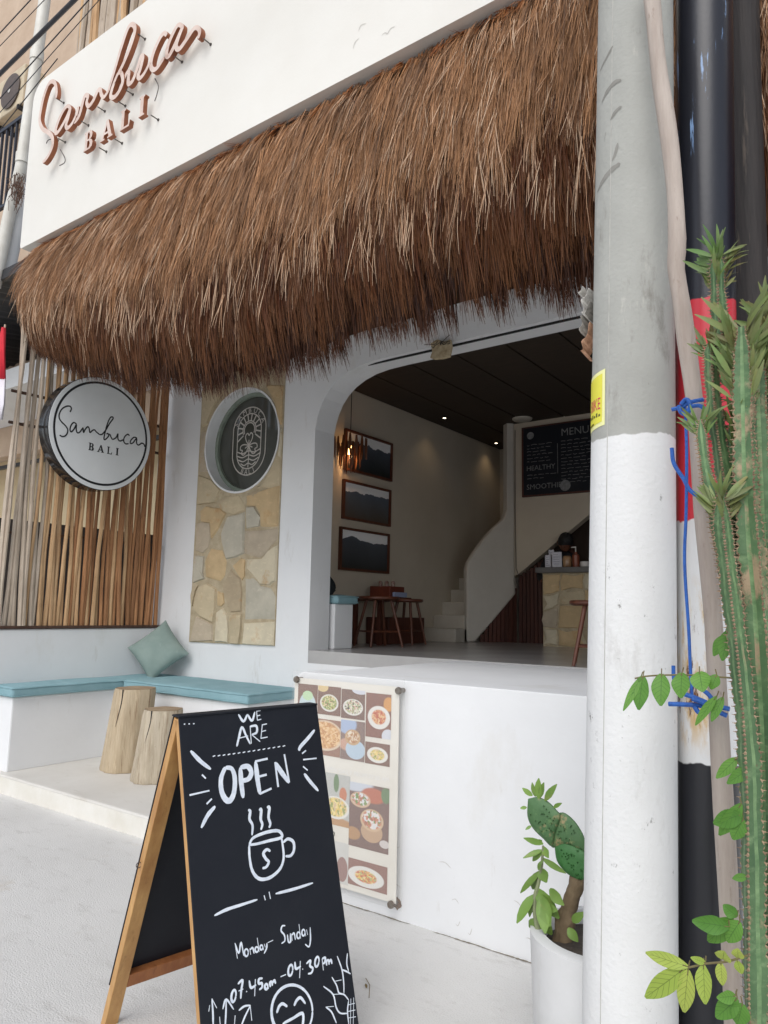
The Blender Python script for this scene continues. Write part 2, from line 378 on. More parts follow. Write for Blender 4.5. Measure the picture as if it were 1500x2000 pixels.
# clover flower: three heart-shaped petals round a centre
fc = np.array([0.0, -.13])
for ang in (90, 205, -25):
    ca, sa = math.cos(rad(ang)), math.sin(rad(ang))
    heart = [(0,0),(.22,.17),(.42,.22),(.52,.10),(.42,0),(.52,-.10),(.42,-.22),(.22,-.17),(0,0)]
    estroke([(fc[0]+h*ca-k*sa, fc[1]+(h*sa+k*ca)*asp*1.05) for h, k in heart], .05, 4)
    estroke([(fc[0], fc[1]), (fc[0]+.25*ca, fc[1]+.25*sa*asp)], .045, 2)
estroke([(0,-.13),(.02,-.4),(0,-.78)], .05)
for z0, hw in ((-.30,.70),(-.42,.70),(-.54,.62),(-.66,.46)):
    estroke([(-hw,z0+.02),(-hw*.5,z0-.05),(0,z0+.01),(hw*.5,z0-.05),(hw,z0+.02)], .05)
for k, ch in enumerate('SAMBUCA'):
    a = rad(158 - k*22.6); V, F = text_geo(ch, .075); cx = sum(v[0] for v in V)/len(V)
    rr = .77*ew; ca, sa = math.cos(a-math.pi/2), math.sin(a-math.pi/2)
    g.add([(EC[0]+rr*math.cos(a)+(v[0]-cx)*ca-v[1]*sa, YE-.0012, EC[1]+top*eh+rr*math.sin(a)+(v[0]-cx)*sa+v[1]*ca) for v in V], F)
for k, ch in enumerate('BALI'):
    a = rad(-112 + k*15); V, F = text_geo(ch, .07); cx = sum(v[0] for v in V)/len(V)
    rr = .97*ew; ca, sa = math.cos(a+math.pi/2), math.sin(a+math.pi/2)
    g.add([(EC[0]+rr*math.cos(a)+(v[0]-cx)*ca-v[1]*sa, YE-.0012, EC[1]-top*eh+rr*math.sin(a)+(v[0]-cx)*sa+v[1]*ca) for v in V], F)
em = g.build('emblem', EMB, rw, recalc=False); em['label'] = 'white line emblem with sun rays, flower, waves and curved lettering'
g = MB(); g.box((-5.75,D2+.27,2.3), (-4.76,6.2,3.75)); g.build('dark_room_block', mat('unlit_room_grey', (.22,.21,.19), rough=.9), B)  # darkened block standing in for the unlit room behind the round window

# ---- lintel repair patch (crumbling filler with loose wires) above the opening
lp = thing('filler_patch', 'crumbling cream filler patch with loose wires on the lintel over the opening', 'patch', tuple(U(862,690,1,D2-.03)))
pz = pix(1, D2-.02); g = MB()
g.plate([[pz(*p) for p in [(843,672),(856,664),(870,668),(882,664),(884,678),(880,698),(866,702),(850,703),(842,700),(846,688)]]], XZ(D2-.012), 0, .028)
g.build('filler', mat('cream_filler', lin(196,180,150), lin(150,132,100), 30, .95, .8, 60), lp, bevel=.006)
for k in range(6):
    g = MB(); p0 = U(848+random.random()*30, 664+random.random()*18, 1, D2-.05); pts = [p0]
    for q in range(4): pts.append(pts[-1]+np.array([random.uniform(-.04,.07), random.uniform(-.03,.02), random.uniform(-.03,.04)]))
    g.tube(smooth_path(pts, 4), .0028, 5); g.build('wire', DARK, lp, smooth=True)

# ================================================================== INTERIOR (parts of the building)
XI, YB, ZC = -4.75, 8.06, 3.76
g = MB(); g.box((XI,D2+.003,1.0), (2.6,10.5,ZF)); g.build('floor', FLOOR, B)
g = MB(); g.box((XI-.15,D2+.262,1.0), (XI,9.3,3.9)); g.build('interior_wall', CREAM, B)
g = MB(); g.box((XI-.15,9.3,1.0), (-2.0,9.45,5.0)); g.build('interior_wall', CREAM, B)
g = MB(); g.box((2.45,D2+.262,1.0), (2.6,9.5,3.9)); g.build('interior_wall', CREAM, B)
CEIL = mat('dark_wood_ceiling', (.030,.020,.014), (.048,.032,.020), 5, .7, .3, 30, stretch=(1,8,1))
ce = MB(); ce.box((XI,D2+.262,ZC+.02), (2.6,9.3,ZC+.08)); ceil = ce.build('ceiling', CEIL, B)
for k in range(15):
    x = XI+.02+k*.49; g = MB(); g.box((x,D2+.27,ZC), (x+.47,9.25,ZC+.018)); g.build('ceiling_plank', CEIL, ceil)
g = MB(); g.plate([[(-3.93,ZC+.05),(-3.93,1.9),(-3.885,1.905),(-1.9,3.40),(-1.3,ZC+.05)]], XZ(YB), 0, -.12); g.build('back_wall', CREAM, B)
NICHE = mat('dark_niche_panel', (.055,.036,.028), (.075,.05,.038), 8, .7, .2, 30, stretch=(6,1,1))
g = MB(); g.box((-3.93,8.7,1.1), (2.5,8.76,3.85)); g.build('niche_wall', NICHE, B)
RED = mat('reddish_timber', lin(92,48,34), lin(64,32,24), 4, .55, .2, 40, stretch=(8,8,.6), orand=.2)
pn = bpy.data.objects.new('timber_panel', None); COL.objects.link(pn); pn.parent = B
a0, b0 = np.array([-4.22,7.74]), np.array([-3.92,8.10])
for k in range(9):
    p = a0+(b0-a0)*k/9; q = a0+(b0-a0)*(k+.86)/9; d = (b0-a0)/np.linalg.norm(b0-a0); nn = np.array([d[1],-d[0]])*.02
    zt = 1.14 + (k+.8)/9*.62; g = MB(); V = [(*p,ZF),(*q,ZF),(*(q+nn),ZF),(*(p+nn),ZF)]
    g.add(V+[(v[0],v[1],zt) for v in V], [(0,3,2,1),(4,5,6,7),(0,1,5,4),(1,2,6,5),(2,3,7,6),(3,0,4,7)]); g.build('timber_slat', RED, pn)
for k in range(14):
    x = -3.9+k*.05; g = MB(); g.box((x,YB+.06,ZF), (x+.042,YB+.09,1.90+max(0,k*.03))); g.build('timber_slat', RED, pn)
# stairs between the wall and the curved rail
STEP = mat('cream_step', (.58,.54,.47), (.50,.45,.38), 5, .8, .1, 40)
stt = bpy.data.objects.new('stair', None); COL.objects.link(stt); stt.parent = B
for k in range(13):
    g = MB(); y0 = 7.35+k*.20; g.box((XI+.001, y0, ZF), (-4.32+max(0,k-1)*.02 if k < 2 else -3.95, y0+.9, ZF+.155*(k+1))) if k < 2 else g.box((XI+.001,y0,ZF),(-4.30 if y0 < 8.0 else -3.95,y0+.6,ZF+.155*(k+1)))
    g.build('step', STEP, stt, bevel=.01)
# stair rail wall: oblique plane from A to Bp, outline measured in that plane
A_, Bp = np.array([-4.315,7.575,0]), np.array([-3.90,8.06,0]); ud = (Bp-A_)/np.linalg.norm(Bp-A_); rn = np.array([ud[1],-ud[0],0])
def rail_uv(x, y):
    p = hit(x, y, A_, rn); return (float(np.dot(p-A_, ud)), float(p[2]))
out = [(912,1254),(928,1254),(968,1208),(1008,1160),(1006,1128),(1005,900),(1004,760),(990,760),(990,995),(984,1012),(965,1030),(945,1052),(925,1080),(914,1098),(911,1112)]
fr = lambda u, v, d: tuple(A_ + ud*u + np.array([0,0,v]) + rn*d)
g = MB(); g.plate([[rail_uv(*p) for p in out]], fr, 0, -.12); g.build('stair_rail', mat('grey_white_rail', (.62,.58,.52), (.56,.52,.46), 3, .85, .05), B, bevel=.025)
# indoor bench left of the opening
g = MB(); g.box((XI+.001,D2+.30,ZF), (-4.18,5.28,1.50)); g.build('indoor_bench', WHITE, B, bevel=.01)

# ================================================================== THATCH AWNING
TH = thing('thatch_awning', 'shaggy brown straw thatch skirt hanging under the white fascia', 'thatch awning', (-3, D1, 4.5))
bx = [-6.4,-6.23,-5.71,-5.23,-4.61,-4.02,-3.50,-3.01,-2.46,-1.92,-1.16,1.0]; bz = [3.74,3.68,3.49,3.28,3.08,2.93,2.87,2.865,2.93,2.95,2.92,2.92]
def t_prof(X, t):
    zb = np.interp(X, bx, bz); z = 4.565 + (zb-4.565)*t
    Y = np.interp(t, [0,.12,.35,.6,.8,1.0,1.15], [3.15,3.07,2.99,2.95,2.99,3.10,3.18]) + .02*np.sin(X*5.1)*t
    return Y, z
tv = []; tf = []; nx, nz = 60, 12
for i in range(nx+1):
    X = -5.95 + 7.5*i/nx
    for j in range(nz+1):
        t = .93*j/nz; Y, z = t_prof(X, t); tv.append((X, Y+.10+.03*t, z))
for i in range(nx):
    for j in range(nz): a = i*(nz+1)+j; tf.append((a, a+1, a+nz+2, a+nz+1))
g = MB(); g.add(tv, tf); g.build('thatch_core', mat('thatch_core', (.050,.028,.015), (.085,.048,.024), 9, .95, .6, 60, stretch=(6,1,.5)), TH)
PT, PY = [0,.12,.35,.6,.8,1.0,1.15], [3.15,3.07,2.99,2.95,2.99,3.10,3.18]
def straws(NT, per, t0lo, t0hi, Llo, Lhi, wlo, whi, lift, spread, out0=0.0, over=.06):
    rep = lambda a: np.repeat(a, per); N = NT*per
    NT = int(NT*1.38); N = NT*per; Xt = RNG.uniform(-6.2, 1.6, NT); t0 = RNG.uniform(t0lo, t0hi, NT); keep = np.interp(t0+.2, [0,.12,.35,.6,.8,1.0], [-6.20,-6.12,-5.98,-5.88,-5.90,-5.98]); Xt = np.where(Xt < keep, keep+RNG.uniform(0,.25,NT), Xt)
    Lt = RNG.uniform(Llo, Lhi, NT)*(1+.10*np.sin(Xt*11)+.08*np.sin(Xt*29+1)); leant = RNG.normal(0, spread, NT); outt = RNG.uniform(-.005, .03, NT); lft = RNG.normal(lift, .02, NT); con = RNG.uniform(.25, 1.3, NT); tone = RNG.uniform(0, 1, NT)
    dX = RNG.normal(0, .014, N); X0 = rep(Xt); X = X0 + dX
    tt0 = np.clip(rep(t0) + RNG.normal(0, .012, N), 0, 1.1); zb = np.interp(X0, bx, bz) + .018*np.sin(X0*7.3) + .012*np.sin(X0*17.1+1) + .012*np.sin(X0*41)
    Yb = np.interp(tt0, PT, PY); z = 4.565 + (zb-4.565)*tt0; Y = Yb - out0 - rep(outt) - RNG.uniform(0, .022, N)
    L = rep(Lt)*RNG.uniform(.72, 1.08, N); lim = np.maximum(.06, z-zb+RNG.uniform(-.06, over, N)); L = np.minimum(L, lim)
    wd = RNG.uniform(wlo, whi, N); lean = rep(leant) + RNG.normal(0, .055, N); th = RNG.uniform(-1.2, 1.2, N); lf = rep(lft) + RNG.normal(0, .012, N); curl = RNG.normal(0, .04, N)
    V = np.zeros((N, 8, 3)); cn = rep(con)
    for q in range(4):
        f = q/3; zz = z - L*f; tt = np.clip((4.565-zz)/np.maximum(4.565-zb, .3), 0, 1.15)
        Ys = np.interp(tt, PT, PY) + (Y - Yb) - lf*f; Xs = X0 + dX*(1+(cn-1)*f) + lean*L*f + curl*L*f*f; h = wd*(1-.7*f**2)/2
        V[:,2*q,0] = Xs - h*np.cos(th); V[:,2*q,1] = Ys - h*np.sin(th); V[:,2*q,2] = zz
        V[:,2*q+1,0] = Xs + h*np.cos(th); V[:,2*q+1,1] = Ys + h*np.sin(th); V[:,2*q+1,2] = zz
    return V, np.clip(.55*rep(tone) + .45*RNG.uniform(0, 1, N), 0, 1)
def straw_obj(VT, name, mt):
    V, tone = VT; N = len(V); me = bpy.data.meshes.new(name); vv = (V.reshape(-1,3) - np.array(TH.location)).astype(np.float32)
    base = np.arange(N)[:,None]*8
    q = np.array([[0,1,3,2],[2,3,5,4],[4,5,7,6]]).reshape(-1); idx = (base + q[None,:]).reshape(-1).astype(np.int32)
    me.vertices.add(len(vv)); me.vertices.foreach_set('co', vv.reshape(-1)); nf = N*3
    me.loops.add(nf*4); me.loops.foreach_set('vertex_index', idx); me.polygons.add(nf)
    me.polygons.foreach_set('loop_start', np.arange(nf, dtype=np.int32)*4); me.polygons.foreach_set('loop_total', np.full(nf, 4, dtype=np.int32))
    me.update(calc_edges=True); uv = me.uv_layers.new()
    uvv = np.zeros((N, 12, 2), np.float32); uvv[:,:,0] = tone[:,None]; uvv[:,:,1] = np.array([0,0,1,1,1,1,2,2,2,2,3,3])/3; uv.data.foreach_set('uv', uvv.reshape(-1))
    me.materials.append(mt)
    o = bpy.data.objects.new(name, me); COL.objects.link(o); o.parent = TH; o['kind'] = 'stuff'; return o
def straw_mat(name, cols, tip, amt, rough=.5):
    mt = bpy.data.materials.new(name); mt.use_nodes = True; MATS[name] = mt; t = mt.node_tree; b = t.nodes['Principled BSDF']; L = t.links
    tc = t.nodes.new('ShaderNodeTexCoord'); sp = t.nodes.new('ShaderNodeSeparateXYZ'); L.new(tc.outputs['UV'], sp.inputs[0]); cr = t.nodes.new('ShaderNodeValToRGB'); e = cr.color_ramp.elements
    for i, c in enumerate(cols):
        p = i/(len(cols)-1); x = e[0] if i == 0 else (e[1] if i == len(cols)-1 else e.new(p)); x.position = p; x.color = (*c, 1)
    L.new(sp.outputs[0], cr.inputs[0])
    pw = t.nodes.new('ShaderNodeMath'); pw.operation = 'POWER'; pw.inputs[1].default_value = 2.2; L.new(sp.outputs[1], pw.inputs[0]); ml = t.nodes.new('ShaderNodeMath'); ml.operation = 'MULTIPLY'; ml.inputs[1].default_value = amt; L.new(pw.outputs[0], ml.inputs[0])
    mx = t.nodes.new('ShaderNodeMix'); mx.data_type = 'RGBA'; L.new(ml.outputs[0], mx.inputs[0]); L.new(cr.outputs[0], mx.inputs[6]); mx.inputs[7].default_value = (*tip, 1); L.new(mx.outputs[2], b.inputs['Base Color'])
    b.inputs['Roughness'].default_value = rough; b.inputs['Specular IOR Level'].default_value = .25
    return mt
W1 = [lin(40,18,7), lin(100,52,22), lin(138,80,38), lin(74,37,15), lin(160,102,56), lin(92,46,19), lin(132,82,46), lin(196,144,100)]
W2 = [lin(46,20,7), lin(108,54,20), lin(142,78,32), lin(74,35,13), lin(166,100,48), lin(92,45,17)]
W3 = [lin(36,15,6), lin(76,36,14), lin(56,25,10), lin(100,50,20), lin(46,20,8)]  # fresh brown straw, darkened further to paint the shade under the thatch
straw_obj(straws(2000, 12, .60, .95, .18, .36, .003, .0055, .00, .05, -.03, .09), 'straw_under_layer', straw_mat('straw_shaded_brown', W3, lin(130,80,46), .3))
straw_obj(straws(2500, 15, .28, .76, .24, .46, .0022, .0044, .010, .055, -.005), 'straw_middle_layer', straw_mat('straw_orange_brown', W2, lin(180,130,86), .3))
straw_obj(straws(2900, 15, .0, .42, .24, .56, .0020, .0040, .022, .055, .008), 'straw_top_layer', straw_mat('straw_weathered', W1, lin(204,158,118), .30))
straw_obj(straws(1000, 3, .02, .70, .18, .38, .0025, .0042, .045, .12, .016), 'straw_stray_stalks', straw_mat('straw_pale', [lin(160,108,66), lin(204,166,128), lin(220,194,166)], lin(222,196,170), .5))
straw_obj(straws(300, 9, .0, .015, .05, .12, .004, .007, .02, .08, .0), 'straw_folded_top', straw_mat('straw_fresh_orange', [lin(120,66,34), lin(160,96,52), lin(176,116,68)], lin(180,124,78), .4))

# ================================================================== STICK SCREENS
SMATS = [mat('stick_grey', lin(190,176,160), lin(160,144,126), 6, .85, .5, 60, stretch=(3,3,.5), orand=.10, stain=[(lin(104,84,66), 20, .62, .75, (1,1,.4))]),
         mat('stick_tan', lin(196,164,126), lin(168,130,92), 6, .85, .5, 60, stretch=(3,3,.5), orand=.14, stain=[(lin(96,66,44), 20, .62, .75, (1,1,.4))]),
         mat('stick_brown', lin(172,126,86), lin(136,92,60), 6, .8, .5, 60, stretch=(3,3,.5), orand=.16, stain=[(lin(70,42,28), 20, .62, .75, (1,1,.4))])]
def stick_var(H, r, mt, seed):
    rs = random.Random(seed); pts = []; R = []; n = 10
    ph, am = rs.uniform(0, 6), rs.uniform(.006, .014); p2 = rs.uniform(0, 6)
    for i in range(n+1):
        z = H*i/n; pts.append((am*math.sin(ph+z*2.3)+.0055*math.sin(p2+z*6), am*math.cos(p2+z*1.9), z)); R.append(r*(1.05-.22*i/n)*(1+rs.uniform(-.07,.07)))
    g = MB(); g.tube(pts, R, 7); me_o = g.build('stick_source', mt, None, smooth=True); me = me_o.data; bpy.data.objects.remove(me_o); return me
def stick_field(parent, spots, variants):
    base = np.array(parent.location)
    for (x, y, z, k, s, tx, ty) in spots:
        o = bpy.data.objects.new('stick', variants[k][random.randrange(len(variants[k]))]); COL.objects.link(o); o.parent = parent
        o.location = (x-base[0], y-base[1], z-base[2]); o.rotation_euler = (tx, ty, random.uniform(0, 6.28)); o.scale = (s, s, 1)
scr = thing('stick_screen', 'screen of upright wavy branches over the low bench wall, behind the round sign', 'stick screen', (XS-.03, 3.9, 1.24))
var = [[stick_var(3.25, .0190, SMATS[k], 10*k+i) for i in range(5)] for k in range(3)]
spots = []; y = 3.085; i = 0
while y < 4.67:
    f = (y-3.08)/1.6; k = 0 if f+random.uniform(-.08,.08) < .2 else (1 if f+random.uniform(-.25,.25) < .55 else 2)
    spots.append((XS-.02+random.uniform(-.012,.012), y, 1.262, k, random.uniform(.82,1.12), random.uniform(-.012,.012)+(.02 if f < .1 else 0), random.uniform(-.008,.008)))
    y += random.uniform(.031,.041)
stick_field(scr, spots, var)
DKW = mat('dark_brown_rail', lin(86,62,50), lin(66,46,36), 6, .8, .3, 40, stretch=(1,6,1))
g = MB(); g.box((XS-.06,D1+.01,1.237), (XS+.012,D2-.02,1.262)); g.build('bottom_rail', DKW, scr, bevel=.003)
for zz in (2.05, 3.0, 3.28):
    g = MB(); g.tube([(XS-.062, D1+.02, zz), (XS-.058, 3.9, zz+.02), (XS-.062, D2-.02, zz+.01)], .014, 7); g.build('cross_batten', DKW, scr, smooth=True)
sc2 = thing('roof_stick_screen', 'row of upright grey branches standing above the fascia by the downpipe', 'stick screen', (-4.5, 3.45, 5.9))
var2 = [[stick_var(2.6, .03, SMATS[k], 100+10*k+i) for i in range(4)] for k in range(2)]
spots = []; x = -6.35
while x < -2.6:
    spots.append((x, 3.45+random.uniform(-.02,.02), 5.85, 0 if random.random() < .55 else 1, random.uniform(.8,1.25), random.uniform(-.02,.02), random.uniform(-.02,.02))); x += random.uniform(.055,.085)
stick_field(sc2, spots, var2)
g = MB(); g.box((-6.3,3.55,5.6), (-1.5,3.6,8.6)); g.build('backing_board', mat('dark_brown_board', (.10,.075,.055), (.07,.05,.035), 5, .9), sc2)  # plain dark brown board behind the branches

# ================================================================== FASCIA LETTERING
YL = D1-.068; LF = mat('letter_face', lin(226,208,197), lin(206,180,167), 9, .6, .25, 60, stain=[(lin(160,122,104), 9, .6, .76, (1,1,1))]); LSD = mat('letter_side', lin(158,96,62), lin(126,70,44), 8, .55, .2, 50)
METAL = mat('dull_steel_pin', (.16,.15,.14), (.10,.09,.085), 30, .5, metal=.7)
sg = thing('fascia_lettering', 'raised copper-brown script lettering reading Sambuca BALI on the white fascia', 'lettering', tuple(U(230,180,1,D1)))
c4 = lambda x, y: U(40+x/3.75, 30+y/3.75, 1, YL)
def p4(l): return [(c4(*p)[0], c4(*p)[2]) for p in l]
SCR = [[(268,608),(272,560),(262,505),(238,488),(208,520),(180,600),(160,690),(150,775),(172,835),(212,862),(242,895),(247,950),(228,1010),(196,1062),(174,1082)],
 [(378,690),(355,668),(325,700),(290,770),(268,840),(272,868),(300,840),(345,760),(376,690),(360,760),(345,812),(358,832),(390,800),(420,740)],
 [(432,672),(424,720),(405,785),(440,740),(470,630),(487,592),(505,602),(496,645),(512,672),(545,632),(578,562),(598,555),(606,588),(625,608),(660,560)],
 [(645,590),(690,440),(740,270),(790,120),(820,76),(846,88),(846,140),(812,250),(762,370),(712,470),(686,540),(674,600),(700,608),(738,562),(764,492),(752,432),(728,440),(700,505)],
 [(764,480),(786,425),(802,420),(797,480),(803,508),(832,480),(868,385),(893,305),(906,318),(888,400),(872,450),(886,468),(920,430),(962,350)],
 [(1078,152),(1062,136),(1032,170),(988,270),(966,360),(978,404),(1012,394),(1066,318)],
 [(1192,118),(1192,88),(1165,77),(1135,122),(1092,222),(1080,296),(1100,302),(1142,222),(1192,108),(1166,180),(1152,240),(1176,255),(1226,190),(1280,112),(1310,102),(1326,132),(1314,182)]]
g = MB()
for l in SCR: stroke(g, p4(l), [.030,.040,.037,.040,.030], XZ(YL), -.024, .008, 0, 1, sm=6, taper=.7)
g.build('script_word', [LF, LSD], sg, recalc=True)
def serif(ch):
    if ch == 'B': return [[(.0,.0),(.62,0),(.8,.1),(.84,.28),(.76,.44),(.6,.52),(.74,.6),(.78,.76),(.72,.92),(.55,1),(0,1),(0,.93),(.1,.9),(.1,.1),(0,.07)],[(.32,.1),(.5,.1),(.58,.28),(.5,.46),(.32,.46)],[(.32,.56),(.48,.56),(.54,.73),(.48,.9),(.32,.9)]]
    if ch == 'A': return [[(0,0),(.36,0),(.36,.07),(.25,.09),(.31,.26),(.62,.26),(.68,.09),(.58,.07),(.58,0),(1,0),(1,.07),(.92,.09),(.58,1),(.44,1),(.12,.09),(0,.07)],[(.35,.37),(.58,.37),(.47,.72)]]
    if ch == 'L': return [[(0,0),(.8,0),(.86,.3),(.78,.3),(.68,.1),(.32,.1),(.32,.9),(.44,.93),(.44,1),(0,1),(0,.93),(.1,.9),(.1,.1),(0,.07)]]
    return [[(0,0),(.42,0),(.42,.07),(.32,.1),(.32,.9),(.42,.93),(.42,1),(0,1),(0,.93),(.1,.9),(.1,.1),(0,.07)]]
for ch, bl, h, wdt in (('B',(470,1008),.165,.145),('A',(592,938),.165,.165),('L',(737,855),.165,.145),('I',(872,757),.165,.17)):
    p = c4(*bl); g = MB()
    g.plate([[(p[0]+q[0]*wdt, p[2]+q[1]*h) for q in lp_] for lp_ in serif(ch)], XZ(YL), -.024, .012, 0, 1)
    g.build('letter', [LF, LSD], sg)
for a in ((860,135),(1340,170),(1130,302),(565,670),(715,630),(222,888),(275,900),(445,775),(955,730),(690,905),(575,968),(265,610),(770,545)):
    p = c4(*a); g = MB(); g.tube([(p[0], YL+.0, p[2]), (p[0], D1+.003, p[2])], .0045, 6); g.tube([(p[0], D1-.006, p[2]), (p[0], D1+.002, p[2])], .011, 8); g.build('standoff_pin', METAL, sg, smooth=True)
for pts in ([(960,445),(985,500),(975,560),(958,612)],[(268,970),(300,1030),(298,1065),(262,1088)],[(165,925),(180,900),(215,890)]):
    g = MB(); q = [c4(*a) for a in pts]; q = [np.array([v[0], YL+.03, v[2]]) for v in q]; g.tube(smooth_path(q, 5), .004, 6); g.build('wire', METAL, sg, smooth=True)

# ================================================================== ROUND LIGHTBOX SIGN
XF = -5.95; RC, RR = (3.77, 3.0), .52
BLK = mat('gloss_black_paint', (.012,.012,.014), (.02,.02,.022), 5, .18, spec=.5)
FACE = mat('grey_white_acrylic', lin(226,229,230), lin(216,219,220), 1.5, .28)
INK = mat('black_vinyl', (.012,.013,.016), rough=.4)
rs_ = thing('round_sign', 'round grey-white lightbox sign with black rim reading Sambuca BALI on the stick screen', 'sign', (XF-.1, RC[0], RC[1]))
g = MB(); g.lathe((XF, RC[0], RC[1]), [(.001,-.16),(RR-.01,-.16),(RR,-.15),(RR,-.004),(RR-.006,.0),(RR-.012,-.004)], 72, ax='x'); g.build('rim', BLK, rs_, smooth=True)
g = MB(); g.lathe((XF, RC[0], RC[1]), [(RR-.004,-.003),(RR-.006,.002),(.001,.002)], 72, ax='x'); g.build('face', FACE, rs_, smooth=True)
g = MB(); g.lathe((XF+.0032, RC[0], RC[1]), [(RR-.062,0),(RR-.042,0)], 72, ax='x'); g.build('ring', INK, rs_)
g = MB(); g.box((XS-.04,RC[0]-.1,RC[1]-.03), (XF-.15,RC[0]-.06,RC[1]+.03)); g.box((XS-.04,RC[0]+.06,RC[1]-.03), (XF-.15,RC[0]+.1,RC[1]+.03)); g.build('bracket', METAL, rs_)
c5 = lambda x, y: (lambda p: (p[1], p[2]))(U(60+x*.17333, 720+y*.17333, 0, XF))
g = MB()
RS = [[(440,490),(456,452),(440,425),(400,425),(350,455),(320,510),(320,560),(345,600),(385,640),(412,680),(412,720),(390,755),(355,766),(322,750)],
 [(515,625),(482,608),(452,640),(440,690),(455,712),(485,682),(512,630),(510,680),(522,722),(550,715),(588,664)],[(588,664),(592,720),(612,684),(640,655),(656,676),(664,720),(690,700),(715,690),(738,715),(775,745)],
 [(775,745),(805,738),(845,690),(885,620),(925,565),(920,546),(895,552),(865,612),(840,700),(822,790),(842,796),(876,757),(868,732),(850,738)],[(868,745),(890,742),(902,772),(922,797),(960,776),(980,735),(980,790),(1002,816),(1040,802)],
 [(1110,757),(1090,740),(1055,770),(1045,815),(1065,847),(1100,846)],[(1195,782),(1160,775),(1125,810),(1120,842),(1150,836),(1190,786),(1190,840),(1212,862),(1250,840),(1275,856),(1281,882)]]
for l in RS: stroke(g, [c5(*p) for p in l], .0125, YZ(XF), .0035, sm=5, taper=.7)
g.build('script_word', INK, rs_, recalc=False)
for ch, bl, wdt in (('B',(648,916),.062),('A',(745,936),.070),('L',(856,958),.060),('I',(954,974),.07)):
    y0, z0 = c5(*bl); g = MB()
    g.plate([[(y0+q[0]*wdt, z0+q[1]*.068) for q in lp_] for lp_ in serif(ch)], YZ(XF), .0025, .0036); g.build('letter', INK, rs_)

# ================================================================== BENCH CUSHIONS, PILLOW, STUMPS
TEAL = mat('teal_canvas', lin(138,172,180), lin(124,160,168), 5, .8, .25, 260, stain=[(lin(150,182,188), 3, .58, .8, (1,1,1))])
def cushion(name, x0, x1, y0, y1, z0, z1, label, mt, group=None):
    g = MB(); nx_, ny_ = max(4, int((x1-x0)/.09)), max(4, int((y1-y0)/.09)); V = []; F = []
    def inset(i, n, w): return 0 if 0 < i < n else 1
    for lay in (0, 1):
        for i in range(nx_+1):
            for j in range(ny_+1):
                u, v = i/nx_, j/ny_; e = min(u*(x1-x0), (1-u)*(x1-x0), v*(y1-y0), (1-v)*(y1-y0))
                puff = .012*min(1, e/.09)**.5*(1 if lay else 0) + .003*math.sin(u*17)*math.sin(v*13)
                V.append((x0+(x1-x0)*u, y0+(y1-y0)*v, (z1-.012+puff) if lay else z0))
    o = (nx_+1)*(ny_+1)
    for i in range(nx_):
        for j in range(ny_):
            a = i*(ny_+1)+j; F += [(a, a+1, a+ny_+2, a+ny_+1), (o+a, o+a+ny_+1, o+a+ny_+2, o+a+1)]
    for i in range(nx_):
        a, b = i*(ny_+1), (i+1)*(ny_+1); F += [(a, b, o+b, o+a), (a+ny_, o+a+ny_, o+b+ny_, b+ny_)]
    for j in range(ny_): F += [(j, o+j, o+j+1, j+1), (nx_*(ny_+1)+j, nx_*(ny_+1)+j+1, o+nx_*(ny_+1)+j+1, o+nx_*(ny_+1)+j)]
    g.add(V, F); ob = g.build(name, mt, None, smooth=True, bevel=.022); ob.modifiers['bevel'].segments = 3
    for zz_ in (z0+.014, z1-.020):
        pg = MB(); e = .0005; pts = [(x0-e,y0-e),(x1+e,y0-e),(x1+e,y1+e),(x0-e,y1+e),(x0-e,y0-e)]; q = []
        for a_, b_ in zip(pts[:-1], pts[1:]): q += [(a_[0]+(b_[0]-a_[0])*t_, a_[1]+(b_[1]-a_[1])*t_, zz_+.002*math.sin(t_*23+a_[0]*9)) for t_ in np.linspace(.012,.988,24)]
        q.append(q[0]); pg.tube(q, .0042, 6); pp_ = pg.build('piping', mt, None, smooth=True); pp_.parent = ob
    return tag(ob, label, 'cushion', group)
cushion('bench_cushion', XS+.004, -5.845, D1+.03, D2-.006, .7085, .80, 'teal seat cushion running along the wall under the stick screen', TEAL)
cushion('bench_cushion', -5.838, -4.24, 4.075, D2-.006, .7085, .80, 'teal seat cushion under the stone panel, beside the menu poster wall', TEAL)
def pillow(name, c, s, th, rot, mt, label):
    g = MB(); n = 14; V = []; F = []
    for lay in (1, -1):
        for i in range(n+1):
            for j in range(n+1):
                u, v = 2*i/n-1, 2*j/n-1; e = (1-abs(u)**2.6)*(1-abs(v)**2.6)
                k = 1-.07*(1-abs(u)**2)*(abs(v)**3) ; k2 = 1-.07*(1-abs(v)**2)*(abs(u)**3)
                wr = .006*math.sin(7*u+3*v)+.005*math.sin(5*v-4*u+1)
                p = Vector((u*s*k2, v*s*k, lay*(th*max(0,e)**.55+.004) + wr*e)); p = rot @ p; V.append((c[0]+p.x, c[1]+p.y, c[2]+p.z))
    o = (n+1)**2
    for i in range(n):
        for j in range(n):
            a = i*(n+1)+j; F += [(a, a+n+1, a+n+2, a+1), (o+a, o+a+1, o+a+n+2, o+a+n+1)]
    for i in range(n):
        F += [(i, i+1, o+i+1, o+i), (n*(n+1)+i, o+n*(n+1)+i, o+n*(n+1)+i+1, n*(n+1)+i+1), (i*(n+1), o+i*(n+1), o+(i+1)*(n+1), (i+1)*(n+1)), (i*(n+1)+n, (i+1)*(n+1)+n, o+(i+1)*(n+1)+n, o+i*(n+1)+n)]
    g.add(V, F); return tag(g.build(name, mt, None, smooth=True), label, 'pillow')
SAGE = mat('sage_linen', lin(144,160,154), lin(126,144,138), 4, .9, .5, 220, stain=[(lin(158,172,166), 7, .58, .76, (1,1,1))])
